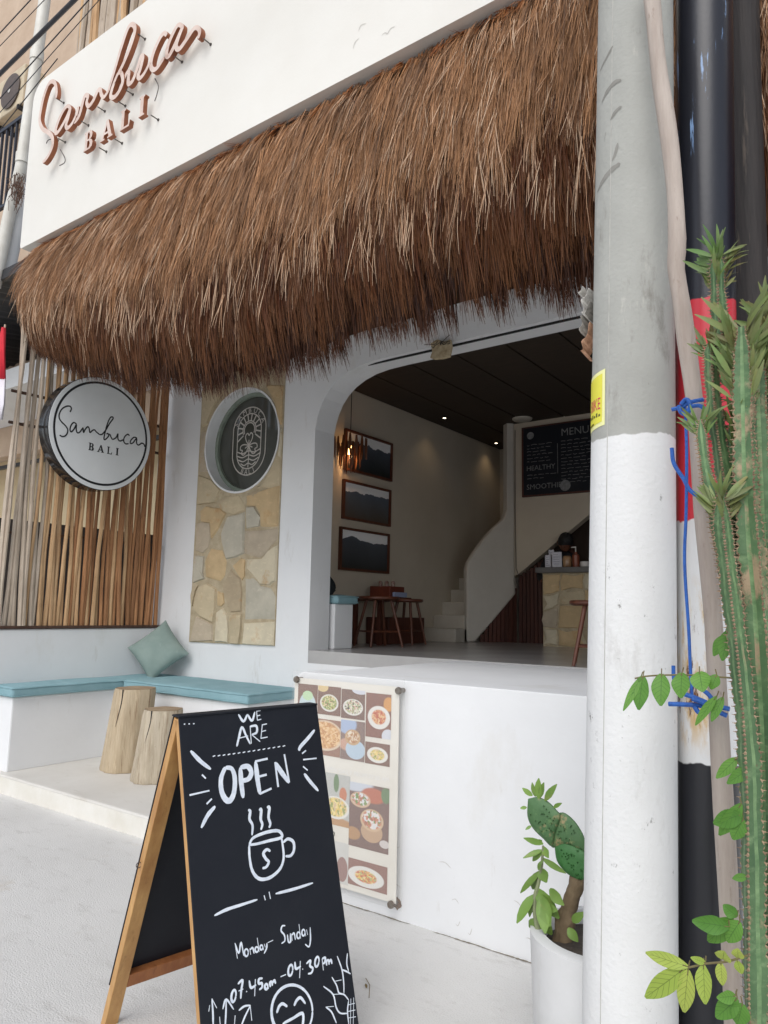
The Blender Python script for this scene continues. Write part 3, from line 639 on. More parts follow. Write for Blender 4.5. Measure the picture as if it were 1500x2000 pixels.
nrm = Vector((.50,-.80,.33)).normalized(); up = (Vector((0,0,1)) - nrm*nrm.z).normalized(); rt_ = up.cross(nrm)
rot = Matrix((rt_, up, nrm)).transposed() @ Matrix.Rotation(rad(41), 3, 'Z')
pillow('throw_pillow', (-5.91,4.49,1.03), .215, .08, rot, SAGE, 'grey-green linen throw pillow leaning in the bench corner')
def stump(c, r, h, label, seed, mtc, lean):
    rs = random.Random(seed); t = thing('stump_stool', label, 'stump stool', (c[0], c[1], .136), 'tree stump stools on the patio')
    n = 40; V = []; F = []; lv = [0,.03,.15,.4,.7,.95,1.0]; gro = [1+.035*math.sin(k*2*math.pi/n*5+seed)+.025*math.sin(k*2*math.pi/n*11)+rs.uniform(-.012,.012) for k in range(n)]
    for q in lv:
        for k in range(n):
            a = 2*math.pi*k/n; rr = r*gro[k]*(1.10-.12*q+.04*(1-q)**4)*(.97 if q in (0,1.0) else 1)
            V.append((c[0]+rr*math.cos(a)+lean[0]*q, c[1]+rr*math.sin(a)+lean[1]*q, .138+h*q))
    for i in range(len(lv)-1):
        for k in range(n): F.append((i*n+k, i*n+(k+1) % n, (i+1)*n+(k+1) % n, (i+1)*n+k))
    b = MB(); b.add(V, F); b.add([(c[0]+r*gro[k]*1.1*math.cos(2*math.pi*k/n), c[1]+r*gro[k]*1.1*math.sin(2*math.pi*k/n), .1375) for k in range(n)], [tuple(range(n))])
    b.build('trunk', mtc, t, smooth=True)
    b = MB(); tp = [(c[0]+lean[0]+r*.97*gro[k]*.955*math.cos(2*math.pi*k/n), c[1]+lean[1]+r*.97*gro[k]*.955*math.sin(2*math.pi*k/n), .1385+h) for k in range(n)]
    b.add(tp, [tuple(range(n))]); b.build('cut_top', mat('sawn_wood', lin(166,146,120), lin(138,114,88), 8, .85, .3, 60), t)
    a = -math.pi/2+.28; b = MB(); b.tube([(c[0]+lean[0]*q+r*(1.11-.12*q)*math.cos(a+.06*math.sin(q*9)), c[1]+lean[1]*q+r*(1.11-.12*q)*math.sin(a+.06*math.sin(q*9)), .138+h*q) for q in np.linspace(.55,1.0,8)], [.001,.002,.003,.003,.004,.004,.005,.005], 5); b.build('drying_crack', DARK, t)
W_A = mat('stump_wood_honey', lin(192,176,150), lin(166,147,120), 5, .85, .5, 30, stretch=(5,5,.5), stain=[(lin(214,198,168), 8, .55, .72, (3,3,.25)), (lin(120,92,66), 14, .56, .68, (4,4,.22)), (lin(84,64,48), 30, .66, .72, (2,2,.3))])
W_B = mat('stump_wood_grey', lin(192,180,160), lin(162,148,126), 5, .85, .6, 30, stretch=(5,5,.5), stain=[(lin(208,196,174), 9, .55, .72, (3,3,.25)), (lin(128,108,86), 16, .54, .68, (4,4,.22)), (lin(90,74,58), 30, .64, .72, (2,2,.3))])
sA = U(215,1509,2,.137); sB = U(282,1532,2,.137)
stump((sA[0]-.03, sA[1]+.15), .165, .645, 'taller honey-coloured tree stump stool with a split, nearer the teal bench corner', 1, W_A, (.06,.02))
stump((sB[0]-.07, sB[1]+.13), .15, .53, 'shorter grey-brown tree stump stool half hidden by the chalkboard', 2, W_B, (.05,.02))

# ================================================================== A-FRAME CHALKBOARD
HB = 1.09; TL, TR = U(350,1403,2,HB), U(618,1378,2,HB); WB = float(np.linalg.norm(TR-TL)); au = (TR-TL)/WB
an = np.array([au[1], -au[0], 0.0])
af = thing('chalkboard_sign', 'black A-frame chalkboard with timber edges reading WE ARE OPEN on the pavement', 'chalkboard', (float(TL[0]+.05), float((TL[1]+TR[1])/2), 0))
PINE = mat('golden_pine', lin(202,158,98), lin(170,122,70), 5, .5, .25, 40, stretch=(4,4,.6), coat=.2, stain=[(lin(134,86,46), 9, .6, .76, (3,3,.4)), (lin(90,60,38), 22, .66, .76, (1,1,1))])
PINE2 = mat('dark_pine', lin(172,112,66), lin(140,84,48), 5, .55, .25, 40, stretch=(4,4,.6), stain=[(lin(112,66,38), 9, .58, .74, (3,3,.4))])
CHALKB = mat('blackboard_paint', (.0075,.0095,.016), (.012,.0145,.021), 3, .55, .06, 120, spec=.3, stain=[((.05,.052,.056), 70, .71, .76, (1,1,1)), ((.022,.024,.03), 2.5, .55, .8, (1,1,1))])
def panel_frame(T0, n_, tilt):
    dn = n_*math.sin(tilt) - np.array([0,0,math.cos(tilt)]); ou = n_*math.cos(tilt) + np.array([0,0,math.sin(tilt)])
    return lambda a, b, d: tuple(T0 + au*a + dn*b + ou*d)
def pbox(fr, a0, a1, b0, b1, d0, d1):
    g = MB(); q = [(a0,b0,d0),(a1,b0,d0),(a1,b1,d0),(a0,b1,d0),(a0,b0,d1),(a1,b0,d1),(a1,b1,d1),(a0,b1,d1)]
    return g.add([fr(*p) for p in q], [(0,3,2,1),(4,5,6,7),(0,1,5,4),(1,2,6,5),(2,3,7,6),(3,0,4,7)])
T1 = rad(15.4); FF = panel_frame(TL, an, T1); LF_ = HB/math.cos(T1)
T2 = rad(20.5); FB = panel_frame(TL - an*.035, -an, T2); LB_ = HB/math.cos(T2)
pbox(FF, -.002, WB+.002, -.004, LF_-.015, -.005, .0).build('front_board', CHALKB, af, bevel=.002)
for a in (0, WB-.04): pbox(FF, a, a+.04, .0, LF_-.002, -.028, -.0055).build('front_stile', PINE, af, bevel=.002)
pbox(FF, .041, WB-.041, LF_-.17, LF_-.12, -.028, -.0055).build('front_rail', PINE, af, bevel=.002)
pbox(FB, -.002, WB+.002, -.004, LB_-.155, .0, .005).build('back_board', CHALKB, af, bevel=.002)
for a in (0, WB-.05): pbox(FB, a, a+.05, .0, LB_-.002, -.030, -.0005).build('back_stile', PINE if a == 0 else PINE2, af, bevel=.002)
pbox(FB, .051, WB-.051, LB_-.20, LB_-.15, -.028, -.0005).build('back_rail', PINE2, af, bevel=.002)
g = MB(); p = TL - an*.017; g.add([tuple(p+au*a+an*d+np.array([0,0,z])) for a in (-.003,WB+.003) for d in (-.03,.022) for z in (.002,.008)], [(0,1,3,2),(4,6,7,5),(0,4,5,1),(2,3,7,6),(0,2,6,4),(1,5,7,3)]); g.build('top_cap', CHALKB, af, bevel=.003)
for a in (.1, WB-.1): pbox(FB, a, a+.06, .0, .05, -.036, -.031).build('hinge', METAL, af)
nF = np.array(FF(0,0,1)) - np.array(FF(0,0,0)); dF = np.array(FF(0,1,0)) - np.array(FF(0,0,0))
def bp(x, y):
    p = hit(x, y, TL, nF) - TL; return (float(np.dot(p, au)), float(np.dot(p, dF)))
g1 = lambda x, y: bp(200+x*.34667, 1350+y*.34667); g2 = lambda x, y: bp(340+x*.25333, 1740+y*.25333)
def ell(cx, cy, rx, ry, tilt=0, a0=0, a1=360, n=12):
    t = rad(tilt); return [(cx+rx*math.cos(rad(a))*math.cos(t)-ry*math.sin(rad(a))*math.sin(t), cy+rx*math.cos(rad(a))*math.sin(t)+ry*math.sin(rad(a))*math.cos(t)) for a in np.linspace(a0, a1, n)]
CHK = mat('white_chalk_marker', lin(232,238,246), lin(206,214,226), 40, .8, stain=[(lin(140,148,160), 90, .66, .78, (1,1,1))])
words = {
 'we_are_lettering': (g1, .0084, [[(765,130),(794,170),(816,130)],[(816,130),(842,166),(858,116)],[(868,114),(872,164)],[(866,114),(890,109)],[(870,140),(888,135)],[(872,164),(894,158)],
   [(756,312),(768,262),(785,203),(808,250),(832,298)],[(766,266),(820,252)],[(832,198),(838,296)],[(830,199),(866,196),(868,232),(840,245)],[(842,246),(888,284)],[(900,190),(892,266)],[(898,190),(926,184)],[(895,228),(921,221)],[(891,266),(930,258)]]),
 'open_lettering': (g1, .0175, [[(692,428),(668,490),(670,560),(692,608),(718,616),(740,572),(745,492),(728,438),(692,430)],[(776,430),(782,520),(792,602)],[(776,430),(818,424),(838,458),(822,494),(784,506)],[(862,396),(872,490),(886,580)],[(860,396),(930,380)],[(870,484),(925,470)],[(886,578),(952,548)],[(990,540),(972,400)],[(972,402),(1012,462),(1052,516)],[(1052,514),(1024,355)]]),
 'burst_lines': (g1, .0125, [[(496,336),(552,395),(610,440)],[(560,470),(582,492)],[(490,586),(602,560)],[(586,636),(616,606)],[(635,648),(592,700),(556,770)],[(1195,218),(1160,262),(1114,314),(1106,336)],[(1124,352),(1146,334)],[(1130,386),(1206,378)],[(1130,424),(1156,446)],[(1136,464),(1172,512),(1216,562)]]),
 'mug_drawing': (g1, .0098, [[(820,670),(832,676),(828,720),(845,756),(842,812)],[(882,672),(894,666),(891,720),(900,750),(892,782)],[(926,656),(940,655),(935,710),(945,746),(938,770)],[(826,866),(850,826),(920,796),(985,786),(1010,806),(1004,826),(940,842),(870,860),(826,866)],
   [(826,866),(828,930),(840,1000),(865,1044),(900,1060),(950,1046),(1000,1000),(1020,940),(1015,870),(1006,816)],[(1018,852),(1045,832),(1075,850),(1078,895),(1060,926),(1030,930)],[(946,902),(926,892),(906,914),(920,944),(936,962),(922,990),(900,998)]]),
 'divider_line': (g1, .0085, [[(630,1264),(700,1230),(780,1204),(872,1174)],[(910,1150),(917,1178)],[(938,1130),(946,1170)],[(975,1141),(1080,1114),(1185,1080)]]),
 'days_lettering': (g2, .0052, [[(487,522),(468,402)],[(468,402),(498,480),(515,396),(536,500)],ell(556,476,15,28),[(590,492),(582,444)],[(584,456),(604,438),(616,484)],ell(636,452,13,20),[(640,362),(655,470)],ell(672,436,11,18),[(682,420),(690,456)],[(694,408),(702,436)],[(714,402),(712,440),(692,484)],[(720,400),(762,380)],
   [(856,268),(832,272),(824,308),(848,340),(852,384),(826,406)],[(872,336),(880,392),(898,388),(894,326)],[(894,340),(892,400)],[(910,384),(904,330)],[(906,342),(924,326),(934,378)],ell(958,342,13,24),[(962,256),(974,368)],ell(996,322,12,24),[(1006,300),(1014,350)],[(1020,298),(1028,340)],[(1048,280),(1050,380),(1038,430),(1008,410)]]),
 'hours_lettering': (g2, .0072, [ell(458,810,17,46,8),[(490,718),(526,690),(516,770),(512,832)],[(496,772),(532,756)],[(556,772),(560,780)],[(578,690),(592,746),(632,724)],[(626,680),(620,812)],[(682,674),(654,680),(652,714),(676,712),(676,744),(654,762)],ell(710,738,12,20),[(722,718),(726,756)],[(742,742),(738,708),(752,702),(756,732)],[(756,712),(772,690),(782,716)],[(820,662),(862,644)],ell(896,612,17,42,8),[(930,546),(938,600),(976,580)],[(972,540),(966,672)],[(988,600),(992,606)],[(1018,562),(1050,536),(1046,578),(1068,596),(1058,630),(1030,640)],ell(1100,546,15,38,8),[(1140,522),(1150,612)],[(1140,522),(1164,516),(1160,550),(1146,562)],[(1176,576),(1174,542),(1190,536),(1194,570)],[(1194,548),(1208,532),(1216,564)]]),
 'face_drawing': (g2, .0088, [ell(908,930,158,205,0,0,360,26),[(790,942),(808,892),(835,870),(872,892)],[(924,886),(945,842),(975,824),(1012,870)],[(836,1024),(910,985),(988,944),(990,1030),(960,1070),(880,1070),(836,1024)]]),
 'arrow_drawings': (g2, .0055, [[(300,1060),(298,940),(290,830)],[(266,930),(274,880)],[(290,830),(328,904)],[(392,1060),(398,940),(400,836)],[(374,912),(400,836),(458,914)],[(510,1060),(545,970),(588,882)],[(498,922),(540,890),(588,882)],[(586,884),(598,1000)],[(350,970),(356,1060)],[(470,960),(462,1060)]]),
 'sunflower_drawing': (g2, .005, [[(1150,735),(1224,798),(1248,896),(1280,942),(1338,944)],[(1215,664),(1252,730),(1270,786),(1310,800),(1345,842)],[(1256,502),(1292,604),(1306,704),(1308,790)],[(1290,606),(1330,622),(1360,640)],[(1335,480),(1330,560),(1344,620)],[(1168,895),(1210,930),(1236,985),(1250,1020)],[(1168,895),(1230,890)],[(1225,798),(1290,794)],[(1242,696),(1290,686)],[(1345,842),(1336,930),(1346,1030)],[(1362,830),(1358,1030)],[(1384,822),(1380,1030)],[(1338,880),(1392,866)],[(1338,930),(1396,918)],[(1340,980),(1400,970)]])}
for nm, (fn, wd, ls) in words.items():
    g = MB()
    for l in ls:
        q = [fn(*p) for p in l]; q = [(min(max(a, .004), WB-.004), b) for a, b in q]
        stroke(g, q, [wd*.8, wd*1.1, wd, wd*.75], FF, .0006, sm=5, taper=.55, jit=.06)
    o = g.build(nm, CHK, af, recalc=False); o['kind'] = 'stuff'
g = MB()
for k in range(15):
    x = 628+(1022-628)*k/14; y = 366-14*math.sin(k/14*1.2)-44*(k/14)**1.3
    q = [g1(x-7, y+2), g1(x+7, y-3)]; stroke(g, q, .006, FF, .0006, taper=.6)
for k in range(3):
    x = 462+k*26; stroke(g, [g1(x-4, 186-k), g1(x+4, 185-k)], .006, FF, .0006, taper=.6)
o = g.build('dotted_line', CHK, af, recalc=False); o['kind'] = 'stuff'
for (x, y, fr_, a) in ((265,1686,FB,-.006),(656,1629,FF,WB+.006)):
    p = hit(x, y, TL if fr_ is FF else TL-an*.035, nF if fr_ is FF else np.array(FB(0,0,1))-np.array(FB(0,0,0)))
    fr0 = np.array(fr_(0,0,0)); p = np.array(fr_(a, float(np.dot(p-fr0, np.array(fr_(0,1,0))-fr0)), -.012))
    g = MB(); g.tube([tuple(p + au*.009*math.cos(t)+np.array([0,0,.009*math.sin(t)])) for t in np.linspace(0, 6.28, 13)], .0016, 5, cap=False); g.build('hook_eye', METAL, af, smooth=True)

# ================================================================== MENU PHOTO POSTER
YP = D1-.034; q7 = lambda x, y: (lambda p: (p[0], p[2]))(U(540+x*.26, 1280+y*.26, 1, YP))
po = thing('menu_poster', 'weathered food photo poster behind clear plastic on the white terrace wall', 'poster', tuple(U(680,1540,1,YP)))
PAPER = mat('faded_paper', lin(236,232,222), lin(226,220,208), 3, .55)
def rect_mesh(name, a, b, Y, mt, parent):
    me = bpy.data.meshes.new(name); off = parent_world(parent)
    x0, x1, z0, z1 = min(a[0],b[0]), max(a[0],b[0]), min(a[1],b[1]), max(a[1],b[1])
    V = np.array([(x0,Y,z0),(x1,Y,z0),(x1,Y,z1),(x0,Y,z1)]) - off
    me.from_pydata(V.tolist(), [], [(0,1,2,3)]); uv = me.uv_layers.new(); uv.data.foreach_set('uv', [0,0,1,0,1,1,0,1]); me.materials.append(mt)
    o = bpy.data.objects.new(name, me); COL.objects.link(o); o.parent = parent; return o
xa, zt_ = q7(150,195); xb, zb_ = q7(880,1830)
g = MB(); g.box((xa-.012, YP+.001, zb_-.02), (xb+.012, YP+.005, zt_+.02)); g.build('sheet', PAPER, po)
def photo_mat(name, bg1, bg2, discs, bands=()):
    mt = bpy.data.materials.new(name); mt.use_nodes = True; t = mt.node_tree; N = t.nodes; L = t.links; b = N['Principled BSDF']
    b.inputs['Roughness'].default_value = .35
    tc = N.new('ShaderNodeTexCoord'); nz = N.new('ShaderNodeTexNoise'); nz.inputs['Scale'].default_value = 7; nz.inputs['Detail'].default_value = 9; nz.inputs['Roughness'].default_value = .7; L.new(tc.outputs['UV'], nz.inputs[0])
    mx = N.new('ShaderNodeMix'); mx.data_type = 'RGBA'; mx.inputs[6].default_value = (*bg1,1); mx.inputs[7].default_value = (*bg2,1); L.new(nz.outputs[0], mx.inputs[0]); out = mx.outputs[2]
    def mask(cx, cy, rx, ry, lo=.97, hi=1.03):
        mp = N.new('ShaderNodeMapping'); mp.vector_type = 'POINT'; mp.inputs['Location'].default_value = (-cx/rx, -cy/ry, 0); mp.inputs['Scale'].default_value = (1/rx, 1/ry, 0); L.new(tc.outputs['UV'], mp.inputs[0])
        ln = N.new('ShaderNodeVectorMath'); ln.operation = 'LENGTH'; L.new(mp.outputs[0], ln.inputs[0])
        r = N.new('ShaderNodeMapRange'); r.inputs[1].default_value = lo; r.inputs[2].default_value = hi; r.inputs[3].default_value = 1; r.inputs[4].default_value = 0; L.new(ln.outputs['Value'], r.inputs[0]); return r.outputs[0]
    def over(col, msk):
        nonlocal out
        m2 = N.new('ShaderNodeMix'); m2.data_type = 'RGBA'; L.new(msk, m2.inputs[0]); L.new(out, m2.inputs[6])
        if isinstance(col, tuple): m2.inputs[7].default_value = (*col,1)
        else: L.new(col, m2.inputs[7])
        out = m2.outputs[2]
    for (cx, cy, rx, ry, col) in bands: over(col, mask(cx, cy, rx, ry, .9, 1.1))
    for (cx, cy, rx, ry, rim, food, fs) in discs:
        over(rim, mask(cx, cy, rx, ry))
        if food:
            vo = N.new('ShaderNodeTexVoronoi'); vo.inputs['Scale'].default_value = 22; wn = N.new('ShaderNodeTexNoise'); wn.inputs['Scale'].default_value = 14; L.new(tc.outputs['UV'], wn.inputs[0]); wa = N.new('ShaderNodeVectorMath'); wa.operation = 'MULTIPLY_ADD'; wa.inputs[1].default_value = (.12,.12,0); L.new(wn.outputs['Color'], wa.inputs[0]); L.new(tc.outputs['UV'], wa.inputs[2]); L.new(wa.outputs[0], vo.inputs[0])
            cr = N.new('ShaderNodeValToRGB'); cr.color_ramp.interpolation = 'CONSTANT'; e = cr.color_ramp.elements
            for i, c in enumerate(food):
                x = e[0] if i == 0 else (e[1] if i == 1 else e.new(i/len(food))); x.position = i/len(food); x.color = (*c,1)
            sp = N.new('ShaderNodeSeparateColor'); L.new(vo.outputs['Color'], sp.inputs[0]); L.new(sp.outputs[0], cr.inputs[0])
            over(cr.outputs[0], mask(cx, cy+.01, rx*fs, ry*fs, .9, 1.05))
    fd = N.new('ShaderNodeMix'); fd.data_type = 'RGBA'; fd.inputs[0].default_value = .08; L.new(out, fd.inputs[6]); fd.inputs[7].default_value = (*lin(226,214,196),1)
    L.new(fd.outputs[2], b.inputs['Base Color']); return mt
WD1, WD2 = lin(138,92,74), lin(98,64,52); PL = lin(232,230,224)
greenf = [lin(186,190,110), lin(214,190,140), lin(120,150,70), lin(230,214,170), lin(150,120,70)]; darkf = [lin(220,214,196), lin(60,56,52), lin(170,180,130), lin(205,160,140), lin(236,230,214)]
redf = [lin(206,110,64), lin(232,196,150), lin(190,84,50), lin(226,170,110)]; coff = [lin(236,222,200), lin(196,146,96), lin(180,124,74)]; yel = [lin(232,200,96), lin(220,190,150), lin(240,220,150), lin(150,160,80)]
bowl = [lin(226,226,228), lin(120,150,80), lin(206,130,100), lin(236,230,226), lin(176,110,80)]
PH = [((165,210),(305,450),photo_mat('photo_dessert',WD1,WD2,[(.5,.30,.42,.42,lin(196,214,218),None,0),(.5,.62,.26,.16,lin(190,220,176),None,0)])),
 ((315,225),(480,460),photo_mat('photo_salad',WD1,WD2,[(.5,.42,.40,.30,PL,greenf,.86),(.2,.95,.25,.16,lin(222,196,140),None,0)])),
 ((490,250),(662,490),photo_mat('photo_grain_bowl',lin(84,66,60),WD1,[(.5,.40,.42,.28,PL,darkf,.88),(.8,1.0,.35,.14,lin(214,216,226),None,0)])),
 ((675,278),(858,635),photo_mat('photo_platter',lin(156,92,74),WD2,[(.52,.46,.44,.26,PL,redf,.66),(.9,.06,.25,.16,lin(214,218,226),None,0)],[(.9,.78,.2,.16,lin(214,150,70))])),
 ((180,455),(476,770),photo_mat('photo_burger',WD1,lin(160,116,92),[(.62,.55,.44,.42,lin(224,206,182),[lin(222,172,110),lin(236,200,150),lin(200,140,80)],.92)])),
 ((486,480),(660,805),photo_mat('photo_latte',lin(120,112,112),WD1,[(.62,.28,.4,.24,lin(186,206,222),None,0),(.5,.58,.32,.20,lin(200,164,120),coff,.8)],[(.25,.9,.4,.25,lin(168,186,216)),(.28,.38,.34,.16,lin(204,160,138))])),
 ((668,645),(850,840),photo_mat('photo_noodles',WD2,WD1,[(.5,.45,.42,.36,PL,yel,.7)])),
 ((330,868),(545,1300),photo_mat('photo_table_set',lin(206,206,204),lin(176,178,170),[(.55,.34,.44,.22,PL,yel,.85)],[(.5,.02,.7,.14,lin(190,142,92)),(.55,.82,.09,.18,lin(96,130,84)),(.78,.62,.12,.14,lin(200,120,80)),(.45,.40,.12,.08,lin(236,214,80))])),
 ((552,945),(840,1500),photo_mat('photo_smoothie_bowls',lin(128,92,84),lin(104,76,70),[(.28,.74,.26,.12,lin(214,180,150),bowl,.84),(.58,.28,.27,.16,lin(196,160,126),None,0),(.58,.46,.29,.17,lin(214,182,146),bowl,.86),(.9,.14,.12,.06,lin(214,206,202),None,0)],[(.1,1.0,.5,.14,lin(206,212,222)),(.6,.84,.3,.12,lin(190,104,74)),(.92,.88,.12,.12,lin(96,128,84)),(.1,.2,.2,.1,lin(186,140,92))])),
 ((430,1390),(536,1730),photo_mat('photo_white_plate',lin(220,220,216),lin(200,198,192),[(.6,.35,.36,.3,lin(150,110,104),None,0)])),
 ((541,1515),(830,1800),photo_mat('photo_breakfast',lin(150,104,98),WD1,[(.46,.42,.46,.38,PL,[lin(226,150,90),lin(240,196,90),lin(206,110,70),lin(180,190,120),lin(236,214,150)],.62)]))]
for a, b, mt in PH: rect_mesh('photo', q7(*a), q7(*b), YP-.0002, mt, po)
g = MB(); u0, v0 = q7(365,845); V, F = text_geo('OPEN DAILY FROM 07.00 AM', .034); wt = max(v[0] for v in V); sx = (q7(845,880)[0]-u0)/wt
g.add([(u0+v[0]*sx, YP-.0006, v0-.012+v[1]*.9) for v in V], F); g.build('caption', mat('white_print', (.85,.84,.82), rough=.5), po)
CLR = bpy.data.materials.new('clear_plastic'); CLR.use_nodes = True; MATS['clear'] = CLR; t = CLR.node_tree; b = t.nodes['Principled BSDF']
tr = t.nodes.new('ShaderNodeBsdfTransparent'); gl = t.nodes.new('ShaderNodeBsdfGlossy'); gl.inputs['Roughness'].default_value = .12; mx = t.nodes.new('ShaderNodeMixShader'); fz_ = t.nodes.new('ShaderNodeFresnel'); fz_.inputs[0].default_value = 1.4
mx2 = t.nodes.new('ShaderNodeMixShader'); df = t.nodes.new('ShaderNodeBsdfDiffuse'); df.inputs[0].default_value = (.8,.79,.76,1); mx2.inputs[0].default_value = .05
mx.inputs[0].default_value = .035; tr.inputs[0].default_value = (1,1,1,1); t.links.new(tr.outputs[0], mx.inputs[1]); t.links.new(gl.outputs[0], mx.inputs[2]); t.links.new(mx.outputs[0], mx2.inputs[1]); t.links.new(df.outputs[0], mx2.inputs[2]); t.links.new(mx2.outputs[0], t.nodes['Material Output'].inputs[0])
x0, z1 = q7(128,150); x1, z0 = q7(945,1905)
g = MB(); g.box((x0, YP-.008, z0-.01), (x1, YP-.004, z1+.03)); g.build('plastic_cover', CLR, po, bevel=.001)
for a in ((160,180),(925,265),(868,1868)):
    u, v = q7(*a); g = MB(); g.lathe((u, D1, v), [(.001,-.052),(.016,-.052),(.018,-.046),(.018,-.040),(.012,-.040),(.012,.0)], 16, ax='y'); g.build('standoff_bolt', mat('rusty_bolt', (.30,.28,.25), (.16,.12,.09), 60, .45, .3, 80, metal=.7), po, smooth=True)
RUST = mat('rust_streak', lin(120,92,66), lin(90,66,48), 40, .9)
g = MB(); u, v = q7(868,1868); g.plate([[(u+.030*math.cos(a)*random.uniform(.6,1.2), v+.034*math.sin(a)*random.uniform(.6,1.1)-.004) for a in np.linspace(0,6.1,18)]], XZ(D1), .0005, .002); g.build('rust_stain', RUST, po)

# ================================================================== POTTED CACTUS
pc = np.array([-.905, 2.50]); PZ, PR = .42, .235
pot = thing('planter_pot', 'white cylindrical planter pot half hidden behind the concrete pole', 'planter', (pc[0], pc[1], 0))
POTM = mat('white_pot', (.72,.72,.72), (.64,.64,.63), 4, .6, .15, 60, stain=[((.58,.57,.54), 5, .56, .76, (1,1,.4)), ((.40,.39,.37), 34, .67, .74, (1,1,1))])
g = MB(); g.lathe((*pc,0), [(.001,.0),(PR-.02,.0),(PR-.012,.02),(PR,PZ-.03),(PR,PZ-.005),(PR-.008,PZ),(PR-.040,PZ),(PR-.046,PZ-.01),(PR-.05,PZ-.12)], 56); g.build('pot', POTM, pot, smooth=True)
g = MB(); g.lathe((*pc,0), [(PR-.045,PZ-.045),(.1,PZ-.035),(.001,PZ-.03)], 30); g.build('soil', mat('dark_soil', (.045,.035,.028), (.09,.075,.06), 40, .95, .9, 90), pot)
LEAFY = mat('leaf_olive_green', lin(120,150,70), lin(96,128,52), 9, .5, .2, 40, orand=.15, stain=[(lin(150,130,80), 12, .6, .75, (1,1,1))])
CACT = mat('opuntia_green', lin(94,128,84), lin(70,106,66), 9, .6, .3, 60, stain=[(lin(168,146,108), 11, .58, .66, (1,1,1)), (lin(112,146,92), 46, .56, .68, (1,1,1))])
CACT2 = mat('opuntia_fresh', lin(64,118,60), lin(52,100,50), 9, .55, .2, 60)
BARK = mat('cork_stem', lin(134,116,90), lin(98,82,62), 14, .9, .8, 50)
q9 = lambda x, y, Y: U(990+x*.2, 1500+y*.2, 1, Y)
def leaf_mesh(mb, base, tip, wid, up=(0,0,1), fold=.25, curl=.1, n=5, mi=0):
    base, tip = np.array(base, float), np.array(tip, float); ax = tip-base; L = np.linalg.norm(ax); ax = ax/L
    side = np.cross(ax, np.array(up, float)); side = side/(np.linalg.norm(side)+1e-9); nr = np.cross(side, ax)
    V = []; F = []
    for i in range(n+1):
        f = i/n; wv = wid*math.sin(math.pi*min(1,(f*.93+.04)))**.8*(1-.25*f); c = base+ax*L*f - nr*curl*L*(f**2)
        wz = .10*wv*math.sin(f*11+wid*900); V += [c+side*wv+nr*(wv*fold+wz), c, c-side*wv+nr*(wv*fold-wz)]
    for i in range(n):
        a = 3*i; F += [(a,a+1,a+4,a+3),(a+1,a+2,a+5,a+4)]
    mb.add(V, F, mi)
op = thing('prickly_pear', 'scarred prickly pear cactus with flat pads growing in the white planter', 'cactus', (pc[0], pc[1], PZ-.04))
def pad(name, pts_px, Y, th, mt, parent):
    c = np.mean([q9(*p, Y) for p in pts_px], axis=0); V = []; F = []; P = [q9(*p, Y) for p in smooth_path([np.array(p) for p in pts_px+[pts_px[0]]], 4)[:-1]]; n = len(P)
    for sgn in (-1, 1):
        for s, h in ((1.0, .25), (.85, .8), (.45, 1.0)):
            for p in P: q = c + (np.array(p)-c)*s; V.append((q[0], q[1]+sgn*th*h, q[2]))
        V.append((c[0], c[1]+sgn*th, c[2]))
    o = 3*n+1
    for b0 in (0, o):
        for k in range(2):
            for i in range(n): F.append((b0+k*n+i, b0+k*n+(i+1) % n, b0+(k+1)*n+(i+1) % n, b0+(k+1)*n+i))
        for i in range(n): F.append((b0+2*n+i, b0+2*n+(i+1) % n, b0+3*n))
    for i in range(n): F.append((i, (i+1) % n, o+(i+1) % n, o+i))
    mb = MB(); mb.add(V, F)
    for k in range(26):
        a = P[random.randrange(n)]; q = c + (np.array(a)-c)*random.uniform(.15,.95); mb.tube([(q[0], q[1]-th*.7, q[2]), (q[0]+random.uniform(-.004,.004), q[1]-th-.008, q[2]+.003)], [.0035,.0008], 4)
    return mb.build(name, mt, parent, smooth=True)
pad('pad', [(210,300),(300,285),(400,330),(480,410),(520,480),(470,640),(440,760),(360,690),(260,590),(205,470)], 2.46, .014, CACT, op)
pad('pad', [(430,470),(540,435),(640,500),(720,610),(760,720),(740,850),(640,800),(530,760),(440,770),(420,620)], 2.475, .014, CACT, op)
pad('pad', [(470,770),(560,740),(680,780),(780,850),(790,1000),(740,1090),(640,1060),(560,1000),(490,900)], 2.44, .012, CACT2, op)
g = MB(); g.tube(smooth_path([q9(560,1790,2.47), q9(580,1500,2.46), q9(600,1380,2.46), q9(650,1230,2.46), q9(690,1080,2.46), q9(690,950,2.47)], 4), [.030]*6+[.026]*15, 9, wob=.12); g.tube(smooth_path([q9(470,1760,2.45), q9(510,1600,2.45), q9(520,1450,2.45), q9(590,1360,2.455)], 4), .016, 8, wob=.15); g.build('stem', BARK, op, smooth=True)
for a, b, wd in (((310,300),(300,110),.016),((280,280),(240,150),.010),((250,270),(150,200),.011),((370,320),(470,165),.014),((455,385),(525,345),.008),((195,385),(130,392),.007),((240,565),(180,600),.006),((320,290),(350,150),.013)):
    g = MB(); leaf_mesh(g, q9(*a, 2.455), q9(*b, 2.44), wd, (0,-1,.2), .2, .15); g.build('young_leaf', LEAFY, op, smooth=True)
kl = thing('leafy_succulent', 'spindly leafy succulent with olive leaves growing in the white planter', 'plant', (pc[0]-.08, pc[1]-.08, PZ-.04))
g = MB(); g.tube(smooth_path([q9(305,1710,2.40), q9(300,1560,2.40), q9(275,1400,2.40), q9(275,1260,2.40), q9(310,1120,2.40), q9(340,950,2.40), q9(355,760,2.40)], 4), list(np.linspace(.011,.004,25)), 7); g.build('stem', mat('grey_green_stem', lin(140,150,110), lin(120,124,96), 12, .7, .3), kl, smooth=True)
